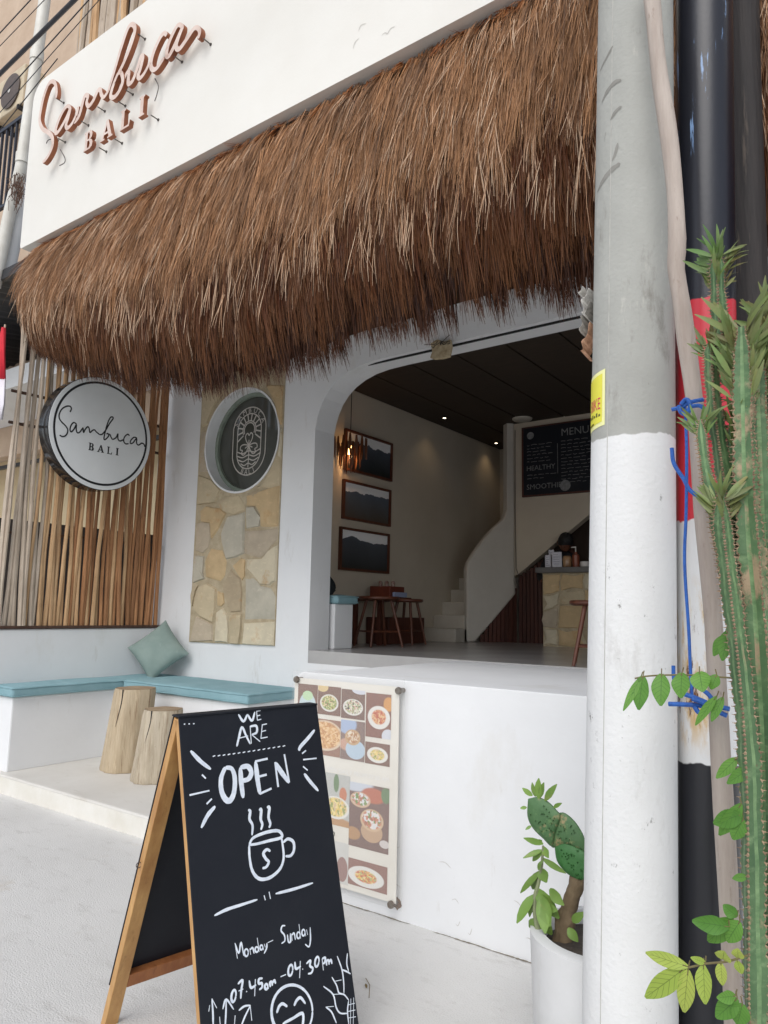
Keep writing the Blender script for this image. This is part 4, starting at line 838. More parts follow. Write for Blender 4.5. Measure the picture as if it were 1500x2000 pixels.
for a, b, wd in (((355,740),(170,690),.012),((345,710),(265,740),.010),((350,800),(160,870),.010),((345,800),(245,910),.013),((365,770),(400,880),.017),((345,880),(575,1035),.012),((340,980),(380,1120),.024),((320,1020),(110,1220),.013),((320,1010),(235,1200),.020),((265,1240),(80,1510),.020),((250,1260),(205,1460),.016),((280,1170),(500,1480),.030),((330,1240),(410,1540),.030),((340,1260),(370,1610),.026),((420,1180),(545,1340),.022),((300,1300),(150,1400),.018),((300,1420),(440,1640),.024),((280,1100),(190,1130),.012),((350,900),(300,980),.012),((310,1330),(480,1390),.022),((290,1480),(200,1560),.016),((600,1560),(690,1700),.018),((640,1500),(740,1420),.016)):
    g = MB(); leaf_mesh(g, q9(*a, 2.40), q9(*b, 2.40-random.uniform(-.03,.06)), wd, (random.uniform(-.3,.3),-1,.2), .3, .12); g.build('leaf', LEAFY, kl, smooth=True)

# ================================================================== POLES
def post_at(xl, xr, y, Y):
    d1, d2 = ray(xl, y), ray(xr, y); a1, a2 = math.atan2(d1[0], d1[1]), math.atan2(d2[0], d2[1]); am, hw = (a1+a2)/2, (a2-a1)/2
    D = Y/math.cos(am); return (D*math.sin(am), Y, D*math.sin(hw))
def zmat(name, bands, rough=.6, bump=.15, extra=None):
    """painted zones by height: bands = [(ztop, colour, colour2)] from the ground up"""
    mt = bpy.data.materials.new(name); mt.use_nodes = True; t = mt.node_tree; N = t.nodes; L = t.links; b = N['Principled BSDF']; b.inputs['Roughness'].default_value = rough
    tc = N.new('ShaderNodeTexCoord'); sp = N.new('ShaderNodeSeparateXYZ'); L.new(tc.outputs['Object'], sp.inputs[0])
    ez = N.new('ShaderNodeTexNoise'); ez.inputs['Scale'].default_value = 22; L.new(tc.outputs['Object'], ez.inputs[0])
    em_ = N.new('ShaderNodeMath'); em_.operation = 'MULTIPLY_ADD'; em_.inputs[1].default_value = .03; L.new(ez.outputs[0], em_.inputs[0]); L.new(sp.outputs[2], em_.inputs[2])
    nz = N.new('ShaderNodeTexNoise'); nz.inputs['Scale'].default_value = 9; nz.inputs['Detail'].default_value = 9; mp = N.new('ShaderNodeMapping'); mp.inputs['Scale'].default_value = (1,1,.6); L.new(tc.outputs['Object'], mp.inputs[0]); L.new(mp.outputs[0], nz.inputs[0])
    out = None
    for (zt, c, c2) in bands:
        mx = N.new('ShaderNodeMix'); mx.data_type = 'RGBA'; mx.inputs[6].default_value = (*c,1); mx.inputs[7].default_value = (*c2,1); L.new(nz.outputs[0], mx.inputs[0])
        if out is None: out = mx.outputs[2]
        else:
            st = N.new('ShaderNodeMapRange'); st.inputs[1].default_value = last+.013; st.inputs[2].default_value = last+.017; L.new(em_.outputs[0], st.inputs[0])
            m2 = N.new('ShaderNodeMix'); m2.data_type = 'RGBA'; L.new(st.outputs[0], m2.inputs[0]); L.new(out, m2.inputs[6]); L.new(mx.outputs[2], m2.inputs[7]); out = m2.outputs[2]
        last = zt
    for (scol, sscale, lo, hi, sstr, z0, z1) in (extra or []):
        mp2 = N.new('ShaderNodeMapping'); mp2.inputs['Scale'].default_value = sstr; L.new(tc.outputs['Object'], mp2.inputs[0])
        n2 = N.new('ShaderNodeTexNoise'); n2.inputs['Scale'].default_value = sscale; n2.inputs['Detail'].default_value = 10; n2.inputs['Roughness'].default_value = .72; L.new(mp2.outputs[0], n2.inputs[0])
        r2 = N.new('ShaderNodeMapRange'); r2.inputs[1].default_value = lo; r2.inputs[2].default_value = hi; L.new(n2.outputs[0], r2.inputs[0])
        ga = N.new('ShaderNodeMapRange'); ga.inputs[1].default_value = z0; ga.inputs[2].default_value = z0+.12; L.new(sp.outputs[2], ga.inputs[0])
        gb = N.new('ShaderNodeMapRange'); gb.inputs[1].default_value = z1; gb.inputs[2].default_value = z1-.12; L.new(sp.outputs[2], gb.inputs[0])
        ml = N.new('ShaderNodeMath'); ml.operation = 'MULTIPLY'; L.new(ga.outputs[0], ml.inputs[0]); L.new(gb.outputs[0], ml.inputs[1])
        ml2 = N.new('ShaderNodeMath'); ml2.operation = 'MULTIPLY'; L.new(ml.outputs[0], ml2.inputs[0]); L.new(r2.outputs[0], ml2.inputs[1])
        m2 = N.new('ShaderNodeMix'); m2.data_type = 'RGBA'; L.new(ml2.outputs[0], m2.inputs[0]); L.new(out, m2.inputs[6]); m2.inputs[7].default_value = (*scol,1); out = m2.outputs[2]
    L.new(out, b.inputs['Base Color'])
    bn = N.new('ShaderNodeTexNoise'); bn.inputs['Scale'].default_value = 70; bn.inputs['Detail'].default_value = 6; L.new(tc.outputs['Object'], bn.inputs[0]); bp_ = N.new('ShaderNodeBump'); bp_.inputs['Strength'].default_value = bump; bp_.inputs['Distance'].default_value = .003; L.new(bn.outputs[0], bp_.inputs['Height']); L.new(bp_.outputs[0], b.inputs['Normal'])
    return mt
def lean_axis(x0, y0, x1, y1, Y):
    a, b = U(x0, y0, 1, Y), U(x1, y1, 1, Y); k = (b[0]-a[0])/(b[2]-a[2]); return (float(a[0]-k*a[2]), float(k))
px_, py_, pr_ = post_at(1140, 1322, 1700, 2.2)
px_, PK = lean_axis(1231, 1700, 1240, 100, 2.2)
zp = U(1231, 846, 1, 2.08)[2]
cp = thing('concrete_pole', 'thick grey concrete utility pole with white painted lower half in front of the cafe', 'utility pole', (px_, py_, 0))
CPM = zmat('pole_concrete_white', [(zp, (.78,.78,.775), (.70,.70,.69)), (20, lin(178,178,172), lin(152,152,146))], .85, .8,
   [((.25,.24,.23), 26, .63, .70, (1,1,.7), .2, zp-.05), ((.55,.54,.52), 5, .56, .76, (1.5,1.5,.5), .0, zp-.05), ((.40,.39,.38), 70, .66, .72, (1,1,1), .0, zp), (lin(120,116,108), 7, .58, .74, (1,1,.35), zp, 8), (lin(120,116,108), 60, .66, .74, (1,1,1), zp, 8), (lin(205,202,192), 6, .60, .75, (1.5,1.5,.4), zp, 8)])
prf = lambda z: pr_*float(np.interp(z, [0,1,2.2,3.4,6.5], [1.02,1,.96,.92,.84]))
g = MB(); g.tube([(px_+PK*z, py_, z) for z in np.linspace(0,6.5,27)], [prf(z) for z in np.linspace(0,6.5,27)], 64); g.build('shaft', CPM, cp, smooth=True)
def oncyl(c, r, th, z): return (c[0]+PK*z+r*math.sin(th), c[1]-r*math.cos(th), z)
g = MB()   # casting seam
th0 = rad(-18)
for z in np.linspace(.05, 6.2, 30): pass
g.tube([oncyl((px_,py_), prf(z)-.0006, th0, z) for z in np.linspace(.05,6.2,30)], .0018, 5); g.build('casting_seam', mat('seam_grey', lin(190,188,182), lin(160,158,152), 20, .9), cp)
GOU = mat('gouge_grey', lin(146,144,138), lin(126,124,118), 20, .9)
for pts, w_ in (([(1176,205),(1188,188),(1203,176),(1214,174)],.016),([(1193,248),(1204,232),(1215,224)],.012),([(1196,328),(1203,312),(1207,294)],.011),([(1167,375),(1180,358),(1196,344),(1212,334)],.020),([(1172,140),(1186,122),(1198,104)],.010),([(1180,285),(1184,268)],.008)):
    g = MB(); q = []
    for x, y in pts:
        d = ray(x, y); z = float(U(x, y, 1, 2.12)[2]); a = math.atan2(d[0], d[1]); cx = px_+PK*z; D = math.hypot(cx, py_); sv = D*math.sin(a-math.atan2(cx, py_))/prf(z); q.append(((math.asin(max(-1,min(1,sv)))-a)*pr_, z))
    stroke(g, q, [w_*.4,w_,w_,w_*.6], lambda u, v, d: oncyl((px_,py_), prf(v)+d, u/pr_, v), .0007, sm=5, taper=.3, jit=.15); g.build('gouge', GOU, cp, recalc=False)
def curved_patch(th_a, th_b, z_a, z_b, r, slope=0.0, n=10, thick=.0015):
    mb = MB(); V = []; F = []
    for k in range(n+1):
        th = th_a+(th_b-th_a)*k/n
        for z in (z_a, z_b): V.append(oncyl((px_,py_), r+thick, th, z+slope*(k/n-.5)))
    F = [(2*k, 2*k+2, 2*k+3, 2*k+1) for k in range(n)]; mb.add(V, F); return mb
# yellow sticker at the pole's left side; angle measured where the photo shows its right edge
def pole_th(x, y):
    d = ray(x, y); a = math.atan2(d[0], d[1]); cx = px_+PK*2.3; D = math.hypot(cx, py_); am = math.atan2(cx, py_); s = D*math.sin(a-am)/(pr_*.96)
    s = max(-1, min(1, s)); return math.asin(s)-a
tz0, tz1 = U(1186, 838, 1, 2.12)[2], U(1186, 730, 1, 2.12)[2]
tR, tL = pole_th(1187, 790), pole_th(1187, 790)-rad(62)
stk = thing('yellow_sticker', 'faded yellow bike sticker stuck on the concrete pole above the white paint', 'sticker', oncyl((px_,py_), pr_, tR, tz0))
YEL = mat('yellow_print', lin(232,226,80), lin(222,214,70), 8, .5)
curved_patch(tL, tR, tz0, tz1, (prf(2.2)+.0005), .012).build('paper', mat('pale_yellow_border', lin(240,238,170), rough=.55), stk)
curved_patch(tL, tR-rad(5), tz0+.012, tz1-.012, (prf(2.2)+.0005), .012, thick=.0022).build('yellow_panel', YEL, stk)
def cyl_text(txt, size, th_right, z, col, name, sx=1.0):
    V, F = text_geo(txt, size); wmax = max(v[0] for v in V); mb = MB(); rr = (prf(2.2)+.0005)+.0030
    mb.add([oncyl((px_,py_), rr, th_right-(wmax-v[0])*sx/rr, z+v[1]+.10*(v[0]-wmax)*0) for v in V], F); mb.build(name, col, stk, recalc=False)
H_ = tz1-tz0
cyl_text('BIKE', H_*.30, tR-rad(8), tz0+H_*.34, mat('red_print', lin(206,60,96), rough=.5), 'red_lettering', .62)
mat('dark_print', lin(90,90,40), rough=.5)
for k in range(7): curved_patch(tR-rad(12+k*6), tR-rad(8.5+k*6), tz0+H_*.21, tz0+H_*(.25+.03*(k % 2)), (prf(2.2)+.0005), .001, 4, thick=.003).build('small_print', MATS['dark_print'], stk)
g = MB(); 
curved_patch(tR-rad(46), tR-rad(24), tz0+H_*.08, tz0+H_*.11, (prf(2.2)+.0005), .004, thick=.003).build('dark_bar', MATS['dark_print'], stk)
# torn paper remains on the pole's left edge
tp = thing('torn_paper', 'curled torn white paper scraps clinging to the left edge of the concrete pole', 'paper scrap', tuple(U(1150,640,1,2.2)))
for (pts, mt) in (([(1158,575),(1148,590),(1143,612),(1150,628)], 'w'), ([(1160,600),(1148,622),(1140,640),(1144,662)], 'g'), ([(1158,640),(1150,668),(1141,690),(1147,700)], 'r'), ([(1146,572),(1138,580),(1140,588)], 'w')):
    g = MB(); P = [U(*p, 1, 2.19) for p in smooth_path([np.array(q) for q in pts], 4)]; V = []
    for i, p in enumerate(P):
        V += [tuple(p+np.array([.004*math.sin(i), -.028-.01*math.sin(i*1.3), .01])), tuple(p+np.array([.010+.006*math.cos(i*2), .02, -.008]))]
    g.add(V, [(2*i,2*i+1,2*i+3,2*i+2) for i in range(len(P)-1)])
    o = g.build('scrap', mat({'w':'scrap_white','g':'scrap_grey','r':'scrap_tan'}[mt], *{'w':(lin(225,222,216),lin(180,176,170)),'g':(lin(170,166,158),lin(120,116,110)),'r':(lin(214,170,140),lin(150,110,84))}[mt], 40, .9, .5), tp); sm_ = o.modifiers.new('solid', 'SOLIDIFY'); sm_.thickness = .002
# steel pole: black foot, white rusty middle, red band, navy-black top
sx_, sy_, sr_ = post_at(1314, 1440, 1400, 2.33); sx_, SK = lean_axis(1384, 1700, 1375, 100, 2.33)
zz = lambda y: float(U(1340, y, 1, 2.25)[2])
sp_ = thing('steel_pole', 'steel pipe pole painted black, rusty white, red and glossy navy behind the cactus', 'pole', (sx_, sy_, 0))
NAVY, NAVY2 = lin(24,26,38), lin(16,17,26)
SPM = zmat('banded_pole_paint', [(zz(1490), (.010,.011,.015), (.018,.018,.022)), (zz(1015), (.74,.74,.74), (.66,.66,.655)), (zz(590), lin(206,52,66), lin(186,44,56)), (20, NAVY, NAVY2)], .32, .12,
   [(lin(196,160,96), 7, .50, .60, (2,2,.4), zz(1480), zz(1120)), (lin(92,50,34), 11, .58, .63, (2,2,.5), zz(1480), zz(1180)), (lin(120,150,190), 9, .60, .64, (3,3,.25), zz(330), 9), (lin(230,150,140), 60, .68, .74, (1,1,.6), zz(1010), zz(600))])  # pale blue streaks on the navy top are painted highlights
g = MB(); g.tube([(sx_+SK*z, sy_, z) for z in np.linspace(0,7,15)], sr_, 48); g.build('pipe', SPM, sp_, smooth=True)
dx_, dy_, dr_ = post_at(1424, 1494, 300, 2.75); dx_, DK = lean_axis(1480, 1200, 1458, 100, 2.75)
dp = thing('dark_wooden_post', 'dark weathered wooden post at the right edge behind the cactus', 'post', (dx_, dy_, 0))
g = MB(); g.tube([(dx_+DK*z+.01*math.sin(z*1.3), dy_, z) for z in np.linspace(0, 7.5, 18)], [dr_*(1.08-.012*k+.02*math.sin(k*2.1)) for k in range(18)], 18, wob=.03)
g.build('trunk', mat('tarred_wood', lin(52,46,44), lin(32,28,28), 5, .7, .7, 20, stretch=(5,5,.4), stain=[(lin(96,84,74), 8, .58, .72, (3,3,.25))]), dp, smooth=True)
DRIFT = mat('bleached_driftwood', lin(186,174,164), lin(160,146,136), 6, .85, .4, 40, stretch=(4,4,.5), stain=[(lin(140,124,112), 24, .60, .72, (2,2,.5))])
ds = MB(); pts = [(1266,-60),(1274,0),(1285,120),(1304,250),(1318,370),(1322,470),(1321,530),(1334,610),(1345,700),(1362,830),(1374,1000),(1392,1200),(1408,1480),(1425,1800),(1440,2150)]
P = [U(*p, 1, np.interp(i, [0,6,9,14], [2.02,2.03,2.06,2.10])) for i, p in enumerate(smooth_path([np.array(q) for q in pts], 3))]
P = [U(*p, 1, 2.035) for p in smooth_path([np.array(q) for q in pts], 3)]
ds.tube(P, [.0235*(1+.06*math.sin(i*.9)) for i in range(len(P))], 12, wob=.05); ds = ds.build('driftwood_stick', DRIFT, None, smooth=True); tag(ds, 'bleached crooked driftwood stick propped against the concrete pole', 'stick')
ROPE = mat('blue_nylon_rope', lin(44,104,190), lin(32,82,160), 60, .5, .5, 300)
rp = thing('blue_rope', 'blue nylon rope knotted round the rusty white pole beside the cactus', 'rope', tuple(U(1340,1380,1,1.98)))
for pts, yy, r in (([(1338,795),(1341,880),(1340,1000),(1337,1100),(1345,1230),(1348,1300),(1352,1365)],1.985,.0042),([(1312,800),(1330,795),(1350,785),(1375,780)],1.98,.0055),([(1330,790),(1340,780),(1348,790),(1342,808),(1330,805),(1326,792)],1.975,.006),([(1345,795),(1365,792),(1380,800),(1392,796)],1.975,.0055),
   ([(1312,875),(1316,905),(1335,935),(1350,960),(1390,985)],1.985,.0055),([(1306,1375),(1335,1376),(1375,1380),(1420,1398)],1.97,.006),([(1333,1355),(1355,1362),(1395,1378),(1425,1385)],1.965,.006),([(1352,1365),(1372,1372),(1382,1385),(1366,1392),(1356,1380)],1.96,.006),([(1370,1345),(1385,1358),(1395,1372)],1.96,.0055),([(1315,1300),(1316,1325),(1322,1345)],2.0,.005)):
    g = MB(); g.tube([U(*p, 1, yy) for p in smooth_path([np.array(q) for q in pts], 5)], r, 7); g.build('strand', ROPE, rp, smooth=True)

# ================================================================== EUPHORBIA AND VINE
EUP = mat('euphorbia_green', lin(88,118,78), lin(62,92,58), 9, .6, .5, 40, stain=[(lin(116,142,100), 16, .52, .72, (1,1,2)), (lin(156,136,108), 8, .56, .64, (1,1,.7)), (lin(110,92,70), 30, .62, .70, (1,1,1))])
EUPT = mat('euphorbia_lit_stripe', lin(122,150,104), lin(88,120,78), 24, .6, .3, 60, stretch=(1,1,2), stain=[(lin(150,132,104), 9, .58, .66, (1,1,.7))])  # paler green paints sky light down the middle of each rib face
SPN = mat('spine_brown', lin(176,152,124), lin(110,84,66), 40, .8)
ELF = mat('euphorbia_leaf', lin(84,124,62), lin(116,112,66), 5, .5, .1, orand=.25, stain=[(lin(124,96,62), 6, .52, .68, (1,1,1))])
eu = thing('euphorbia_cactus', 'tall ribbed euphorbia cactus with many spiny green columns at the right edge', 'cactus', (float(U(1462,1990,1,1.8)[0]), 1.8, 0))
def column(pts, Y, r0, r1, seed, leaves=8, leaf_len=.06, ground=False, sides=3):
    rs = random.Random(seed); P = [U(*p, 1, Y) for p in smooth_path([np.array(q) for q in pts], 20)]
    if ground: P = [np.array([P[0][0], P[0][1], 0.0]), np.array([P[0][0], P[0][1], .15])] + P
    k = len(P); V = []; F = []; MI = []; S5 = (1.0,.74,.56,.53,.56,.74); nn = sides*6; tw = rs.uniform(0, 2); ribs = [[] for _ in range(sides)]
    for i in range(k):
        f = i/(k-1); r = .72*(r0+(r1-r0)*f)*(1+.07*math.sin(i*.31+seed)+.04*math.sin(i*.9)); r *= (1 if f < .93 else max(.25, (1-f)/.07)**.5); sc = 1+.11*((i % 2)*2-1)
        for j in range(nn):
            a = tw+.004*i+2*math.pi*j/nn; ph = j % 6; rr = r*S5[ph]*(sc if ph == 0 else 1)
            d = np.array([math.cos(a), math.sin(a), 0]); V.append(P[i]+d*rr)
            if ph == 0: ribs[j//6].append((P[i]+d*rr, d))
    for i in range(k-1):
        for j in range(nn): F.append((i*nn+j, i*nn+(j+1) % nn, (i+1)*nn+(j+1) % nn, (i+1)*nn+j)); MI.append(2 if j % 6 in (2,3) else 0)
    F.append(tuple((k-1)*nn+j for j in range(nn))); MI.append(0); mb = MB(); mb.add(V, F); mb.mi = MI
    for rb in ribs:
        for i in range(0, len(rb)-1):
            p = rb[i][0]; q = rb[i+1][0]; d = rb[i][1]
            mb.tube([p-d*.003, (p+q)/2-d*.001, q-d*.003], [.0016,.0030,.0016], 4, mi=1)
            for h in ((.5,) if i % 2 else ()):
                e = p*(1-h)+q*h
                for s_ in (-1, 1): mb.tube([e-d*.002, e+d*.007+np.array([-d[1],d[0],0])*s_*.004+np.array([0,0,.001])], [.0016,.0005], 3, mi=1)
    c = mb.build('column', [EUP, SPN, EUPT], eu, smooth=True)
    for rb in ribs:
        for q in range(int(leaves*1.7)):
            i = len(rb)-1-int(q*1.1)-1
            if i < 0: break
            p, d = rb[i]; L = leaf_len*rs.uniform(.75,1.2)*(1-.3*q/leaves/1.7); lf = MB(); dd = d+np.array([rs.uniform(-.5,.5), rs.uniform(-.5,.5), 0]); dd = dd/np.linalg.norm(dd); el = rs.uniform(.5,1.3)
            leaf_mesh(lf, p, p+L*(dd*math.cos(el)+np.array([0,0,math.sin(el)])), L*.085, (rs.uniform(-.9,.9),-1,.3), .25, .2, 5); lf.build('leaf', ELF, c, smooth=True)
    return c
column([(1476,2080),(1472,1900),(1468,1700),(1462,1500),(1448,1330),(1430,1180),(1414,1050),(1407,970)], 1.78, .040, .028, 1, 7, .075, True)
column([(1500,2080),(1500,1800),(1498,1500),(1484,1250),(1466,1050),(1456,900),(1452,760),(1448,640)], 1.84, .052, .036, 2, 13, .10, True, 4)
column([(1452,1120),(1428,1000),(1410,900),(1396,800),(1390,720),(1387,670)], 1.86, .034, .022, 3, 7, .06)
column([(1450,760),(1428,700),(1408,640),(1402,570),(1401,495)], 1.90, .032, .026, 4, 10, .085)
column([(1436,1200),(1412,1080),(1394,980),(1378,900),(1368,820)], 1.82, .026, .016, 5, 5, .06)
column([(1500,1150),(1490,1000),(1484,880),(1480,780),(1478,690)], 1.88, .034, .026, 6, 11, .095)
column([(1520,900),(1506,800),(1500,700),(1492,600)], 1.92, .030, .024, 7, 11, .09)
column([(1470,1300),(1456,1150),(1438,1020),(1432,900),(1434,820)], 1.88, .030, .022, 8, 8, .075)
def leaf_mat(name, c, c2, vein):
    mt = bpy.data.materials.new(name); mt.use_nodes = True; t = mt.node_tree; N = t.nodes; L = t.links; b = N['Principled BSDF']; b.inputs['Roughness'].default_value = .5
    tc = N.new('ShaderNodeTexCoord'); sp = N.new('ShaderNodeSeparateXYZ'); L.new(tc.outputs['UV'], sp.inputs[0])
    def M(op, a, b_=None):
        n = N.new('ShaderNodeMath'); n.operation = op
        for i, v in enumerate((a, b_)):
            if v is None: continue
            if isinstance(v, (int, float)): n.inputs[i].default_value = v
            else: L.new(v, n.inputs[i])
        return n.outputs[0]
    au_ = M('ABSOLUTE', M('SUBTRACT', sp.outputs[0], .5)); fr_ = M('ABSOLUTE', M('SUBTRACT', M('FRACT', M('SUBTRACT', M('MULTIPLY', sp.outputs[1], 7.0), M('MULTIPLY', au_, 3.2))), .5))
    v1 = M('LESS_THAN', au_, .022); v2 = M('LESS_THAN', fr_, .055); vm = M('MULTIPLY', M('MAXIMUM', v1, v2), .7)
    nz = N.new('ShaderNodeTexNoise'); nz.inputs['Scale'].default_value = 24; nz.inputs['Detail'].default_value = 6; L.new(tc.outputs['Object'], nz.inputs[0])
    oi = N.new('ShaderNodeObjectInfo'); ad = M('ADD', M('MULTIPLY', oi.outputs['Random'], .7), M('MULTIPLY', nz.outputs[0], .6))
    mx = N.new('ShaderNodeMix'); mx.data_type = 'RGBA'; L.new(M('SUBTRACT', ad, .15), mx.inputs[0]); mx.inputs[6].default_value = (*c,1); mx.inputs[7].default_value = (*c2,1)
    m2 = N.new('ShaderNodeMix'); m2.data_type = 'RGBA'; L.new(vm, m2.inputs[0]); L.new(mx.outputs[2], m2.inputs[6]); m2.inputs[7].default_value = (*vein,1); L.new(m2.outputs[2], b.inputs['Base Color'])
    tl = N.new('ShaderNodeBsdfTranslucent'); L.new(m2.outputs[2], tl.inputs[0]); ms = N.new('ShaderNodeMixShader'); ms.inputs[0].default_value = .3; L.new(b.outputs[0], ms.inputs[1]); L.new(tl.outputs[0], ms.inputs[2]); L.new(ms.outputs[0], N['Material Output'].inputs[0])
    return mt
def add_leaf_uv(o, n):
    me = o.data; uv = me.uv_layers.new(); d = [0.0]*(2*len(me.loops))
    for l in me.loops: i = l.vertex_index; d[2*l.index] = (i % 3)/2; d[2*l.index+1] = (i//3)/n
    uv.data.foreach_set('uv', d); return o
LG, LY = leaf_mat('vine_leaf_green', lin(112,160,66), lin(74,126,44), lin(64,104,42)), leaf_mat('vine_leaf_yellow', lin(180,192,92), lin(148,174,70), lin(96,112,46))
VST = mat('vine_stem', lin(118,110,70), lin(96,84,56), 20, .7)
vn = thing('climbing_vine', 'climbing vine with green and yellow-green oval leaves among the cactus and poles', 'vine', (float(U(1440,1990,1,1.95)[0]), 1.95, 0))
def vleaf(b_, t_, w_, mt, Y, up=(0,-1,.15)):
    g = MB(); b3, t3 = U(*b_, 1, Y), U(*t_, 1, Y-random.uniform(0,.03)); sc = np.linalg.norm(t3-b3)/math.hypot(b_[0]-t_[0], b_[1]-t_[1])
    leaf_mesh(g, b3, t3, w_*sc, (up[0]+random.uniform(-.2,.2), up[1], up[2]+random.uniform(-.15,.15)), .10+random.uniform(0,.22), random.uniform(.02,.22), 9); add_leaf_uv(g.build('leaf', mt, vn, smooth=True), 9)
    st = MB(); q = b3+np.array([random.uniform(-.004,.004), .004, .012]); st.tube([q, b3, b3+(t3-b3)*.12], .0013, 4); st.build('petiole', VST, vn)
for (pts, Y) in (([(1440,1325),(1400,1322),(1340,1318),(1270,1320),(1240,1325)],1.80),([(1460,1866),(1420,1878),(1380,1882),(1344,1890)],1.72),([(1470,1340),(1455,1500),(1460,1700),(1462,2050)],1.86)):
    g = MB(); g.tube([U(*p, 1, Y) for p in smooth_path([np.array(q) for q in pts], 4)], .0022, 6); g.build('stem', VST, vn, smooth=True)
for b_, t_, w_, m_, Y in (((1252,1322),(1217,1388),9,LG,1.80),((1256,1320),(1246,1386),19,LG,1.80),((1292,1316),(1290,1378),20,LG,1.80),((1332,1314),(1328,1362),20,LG,1.80),((1366,1312),(1372,1350),19,LG,1.80),((1400,1318),(1388,1346),14,LG,1.80),((1400,1360),(1354,1416),10,LG,1.80),((1412,1362),(1388,1408),11,LG,1.81),((1420,1240),(1392,1280),14,LG,1.84),((1424,1230),(1410,1290),16,LG,1.82),
   ((1344,1888),(1258,1862),17,LY,1.72),((1336,1892),(1258,1952),20,LY,1.72),((1344,1894),(1334,1984),20,LY,1.72),((1374,1884),(1376,1962),21,LY,1.72),((1378,1880),(1350,1872),9,LY,1.72),((1408,1880),(1410,1926),14,LY,1.72),((1412,1874),(1414,1858),12,LY,1.72),((1440,1876),(1448,1904),12,LY,1.72),((1442,1872),(1440,1856),9,LY,1.72),
   ((1424,1810),(1352,1800),22,LG,1.74),((1432,1795),(1380,1842),20,LG,1.75),((1440,1790),(1412,1768),18,LG,1.75),((1445,1800),(1418,1840),20,LG,1.74),((1450,1590),(1392,1610),20,LG,1.76),((1448,1570),(1404,1636),16,LG,1.76),((1452,1600),(1430,1640),18,LG,1.76),((1466,1500),(1420,1530),14,LG,1.78),((1460,1712),(1430,1716),9,LG,1.76),((1440,1950),(1398,1990),20,LG,1.74),((1436,1945),(1402,1950),13,LG,1.74),((1450,1960),(1440,2005),22,LG,1.74),((1440,1480),(1400,1520),13,LG,1.8)):
    vleaf(b_, t_, w_, m_, Y)

# ================================================================== INTERIOR FURNISHING
WAL = mat('walnut_wood', lin(104,58,38), lin(78,42,28), 6, .4, .2, 40, stretch=(4,4,.6), orand=.1)
def stool(c, rot, h, r, label):
    t = thing('bar_stool', label, 'stool', (c[0], c[1], ZF), 'wooden stools in the cafe')
    g = MB(); g.lathe((c[0],c[1],ZF), [(.001,h-.035),(r*.9,h-.035),(r,h-.022),(r,h-.008),(r-.008,h),(.001,h-.002)], 28); g.build('seat', WAL, t, smooth=True)
    ft = []
    for k in range(4):
        a = rot+k*math.pi/2; d = np.array([math.cos(a), math.sin(a)]); g = MB(); top_ = (c[0]+d[0]*r*.62, c[1]+d[1]*r*.62, ZF+h-.03); bot = (c[0]+d[0]*r*1.22, c[1]+d[1]*r*1.22, ZF+.001)
        g.tube([bot, top_], [.012,.016], 8); g.build('leg', WAL, t, smooth=True); ft.append([np.array(bot)*.68+np.array(top_)*.32, d])
    for k in range(4):
        g = MB(); g.tube([ft[k][0], ft[(k+1) % 4][0]], .008, 6); g.build('stretcher', WAL, t, smooth=True)
stool((-4.265,5.79), rad(20), .48, .20, 'round wooden stool beside the indoor teal bench, nearest the wall paintings')
stool((-4.36,6.42), rad(50), .47, .17, 'wooden stool between the dark table and the staircase')
stool((-1.80,4.98), rad(245), .44, .19, 'wooden stool before the stone counter at the right of the opening')
tb = thing('low_table', 'dark reddish wooden table against the cafe wall behind the stools', 'table', (-4.45, 6.8, ZF))
g = MB(); g.box((XI+.01,5.95,1.545), (-4.36,6.50,1.59)); g.build('tabletop', RED, tb, bevel=.005)
g = MB(); g.box((XI+.02,6.2,ZF+.001), (-4.44,6.88,1.38)); g.build('cabinet', RED, tb, bevel=.005)
for x, y in ((XI+.04,5.99),(-4.40,5.99)):
    g = MB(); g.box((x-.02,y-.02,ZF), (x+.02,y+.02,1.545)); g.build('leg', RED, tb)
bxo = thing('cutlery_box', 'reddish wooden box with small jars on the cafe table', 'box', (-4.4, 6.5, 1.59))
b1, b2 = U(714,1160,1,6.4), U(772,1146,1,6.4); xa_, xb_ = -4.66, -4.40
g = MB(); g.box((xa_,6.16,1.591), (xb_,6.42,1.70)); g.build('body', mat('mahogany', lin(116,52,34), lin(90,38,26), 6, .4), bxo, bevel=.004)
for x in (-4.61,-4.53,-4.45):
    g = MB(); g.lathe((x,6.28,1.70), [(.001,.0),(.022,.0),(.024,.04),(.018,.055),(.012,.06),(.001,.06)], 14); g.build('jar', mat('jar_brown', lin(120,70,50), lin(160,150,140), 40, .3), bxo, smooth=True)
g = MB(); g.box((-4.395,6.2,1.592), (-4.365,6.42,1.64)); tag(g.build('paper_menu', mat('pale_blue_card', lin(150,160,190), rough=.6)), 'small pale blue card standing on the cafe table edge', 'card')
cushion('bench_cushion', XI+.01, -4.15, D2+.30, 5.32, 1.501, 1.585, 'grey-teal cushion on the white bench inside the opening', TEAL)
nr2 = Vector((.75,.3,.55)).normalized(); u2 = (Vector((0,0,1))-nr2*nr2.z).normalized(); r2_ = u2.cross(nr2)
pillow('bench_pillow', (-4.42,5.10,1.72), .19, .07, Matrix((r2_,u2,nr2)).transposed() @ Matrix.Rotation(rad(20),3,'Z'), mat('navy_cloth', lin(34,44,50), lin(26,34,40), 6, .9, .4, 200), 'dark navy pillow on the bench inside the opening')
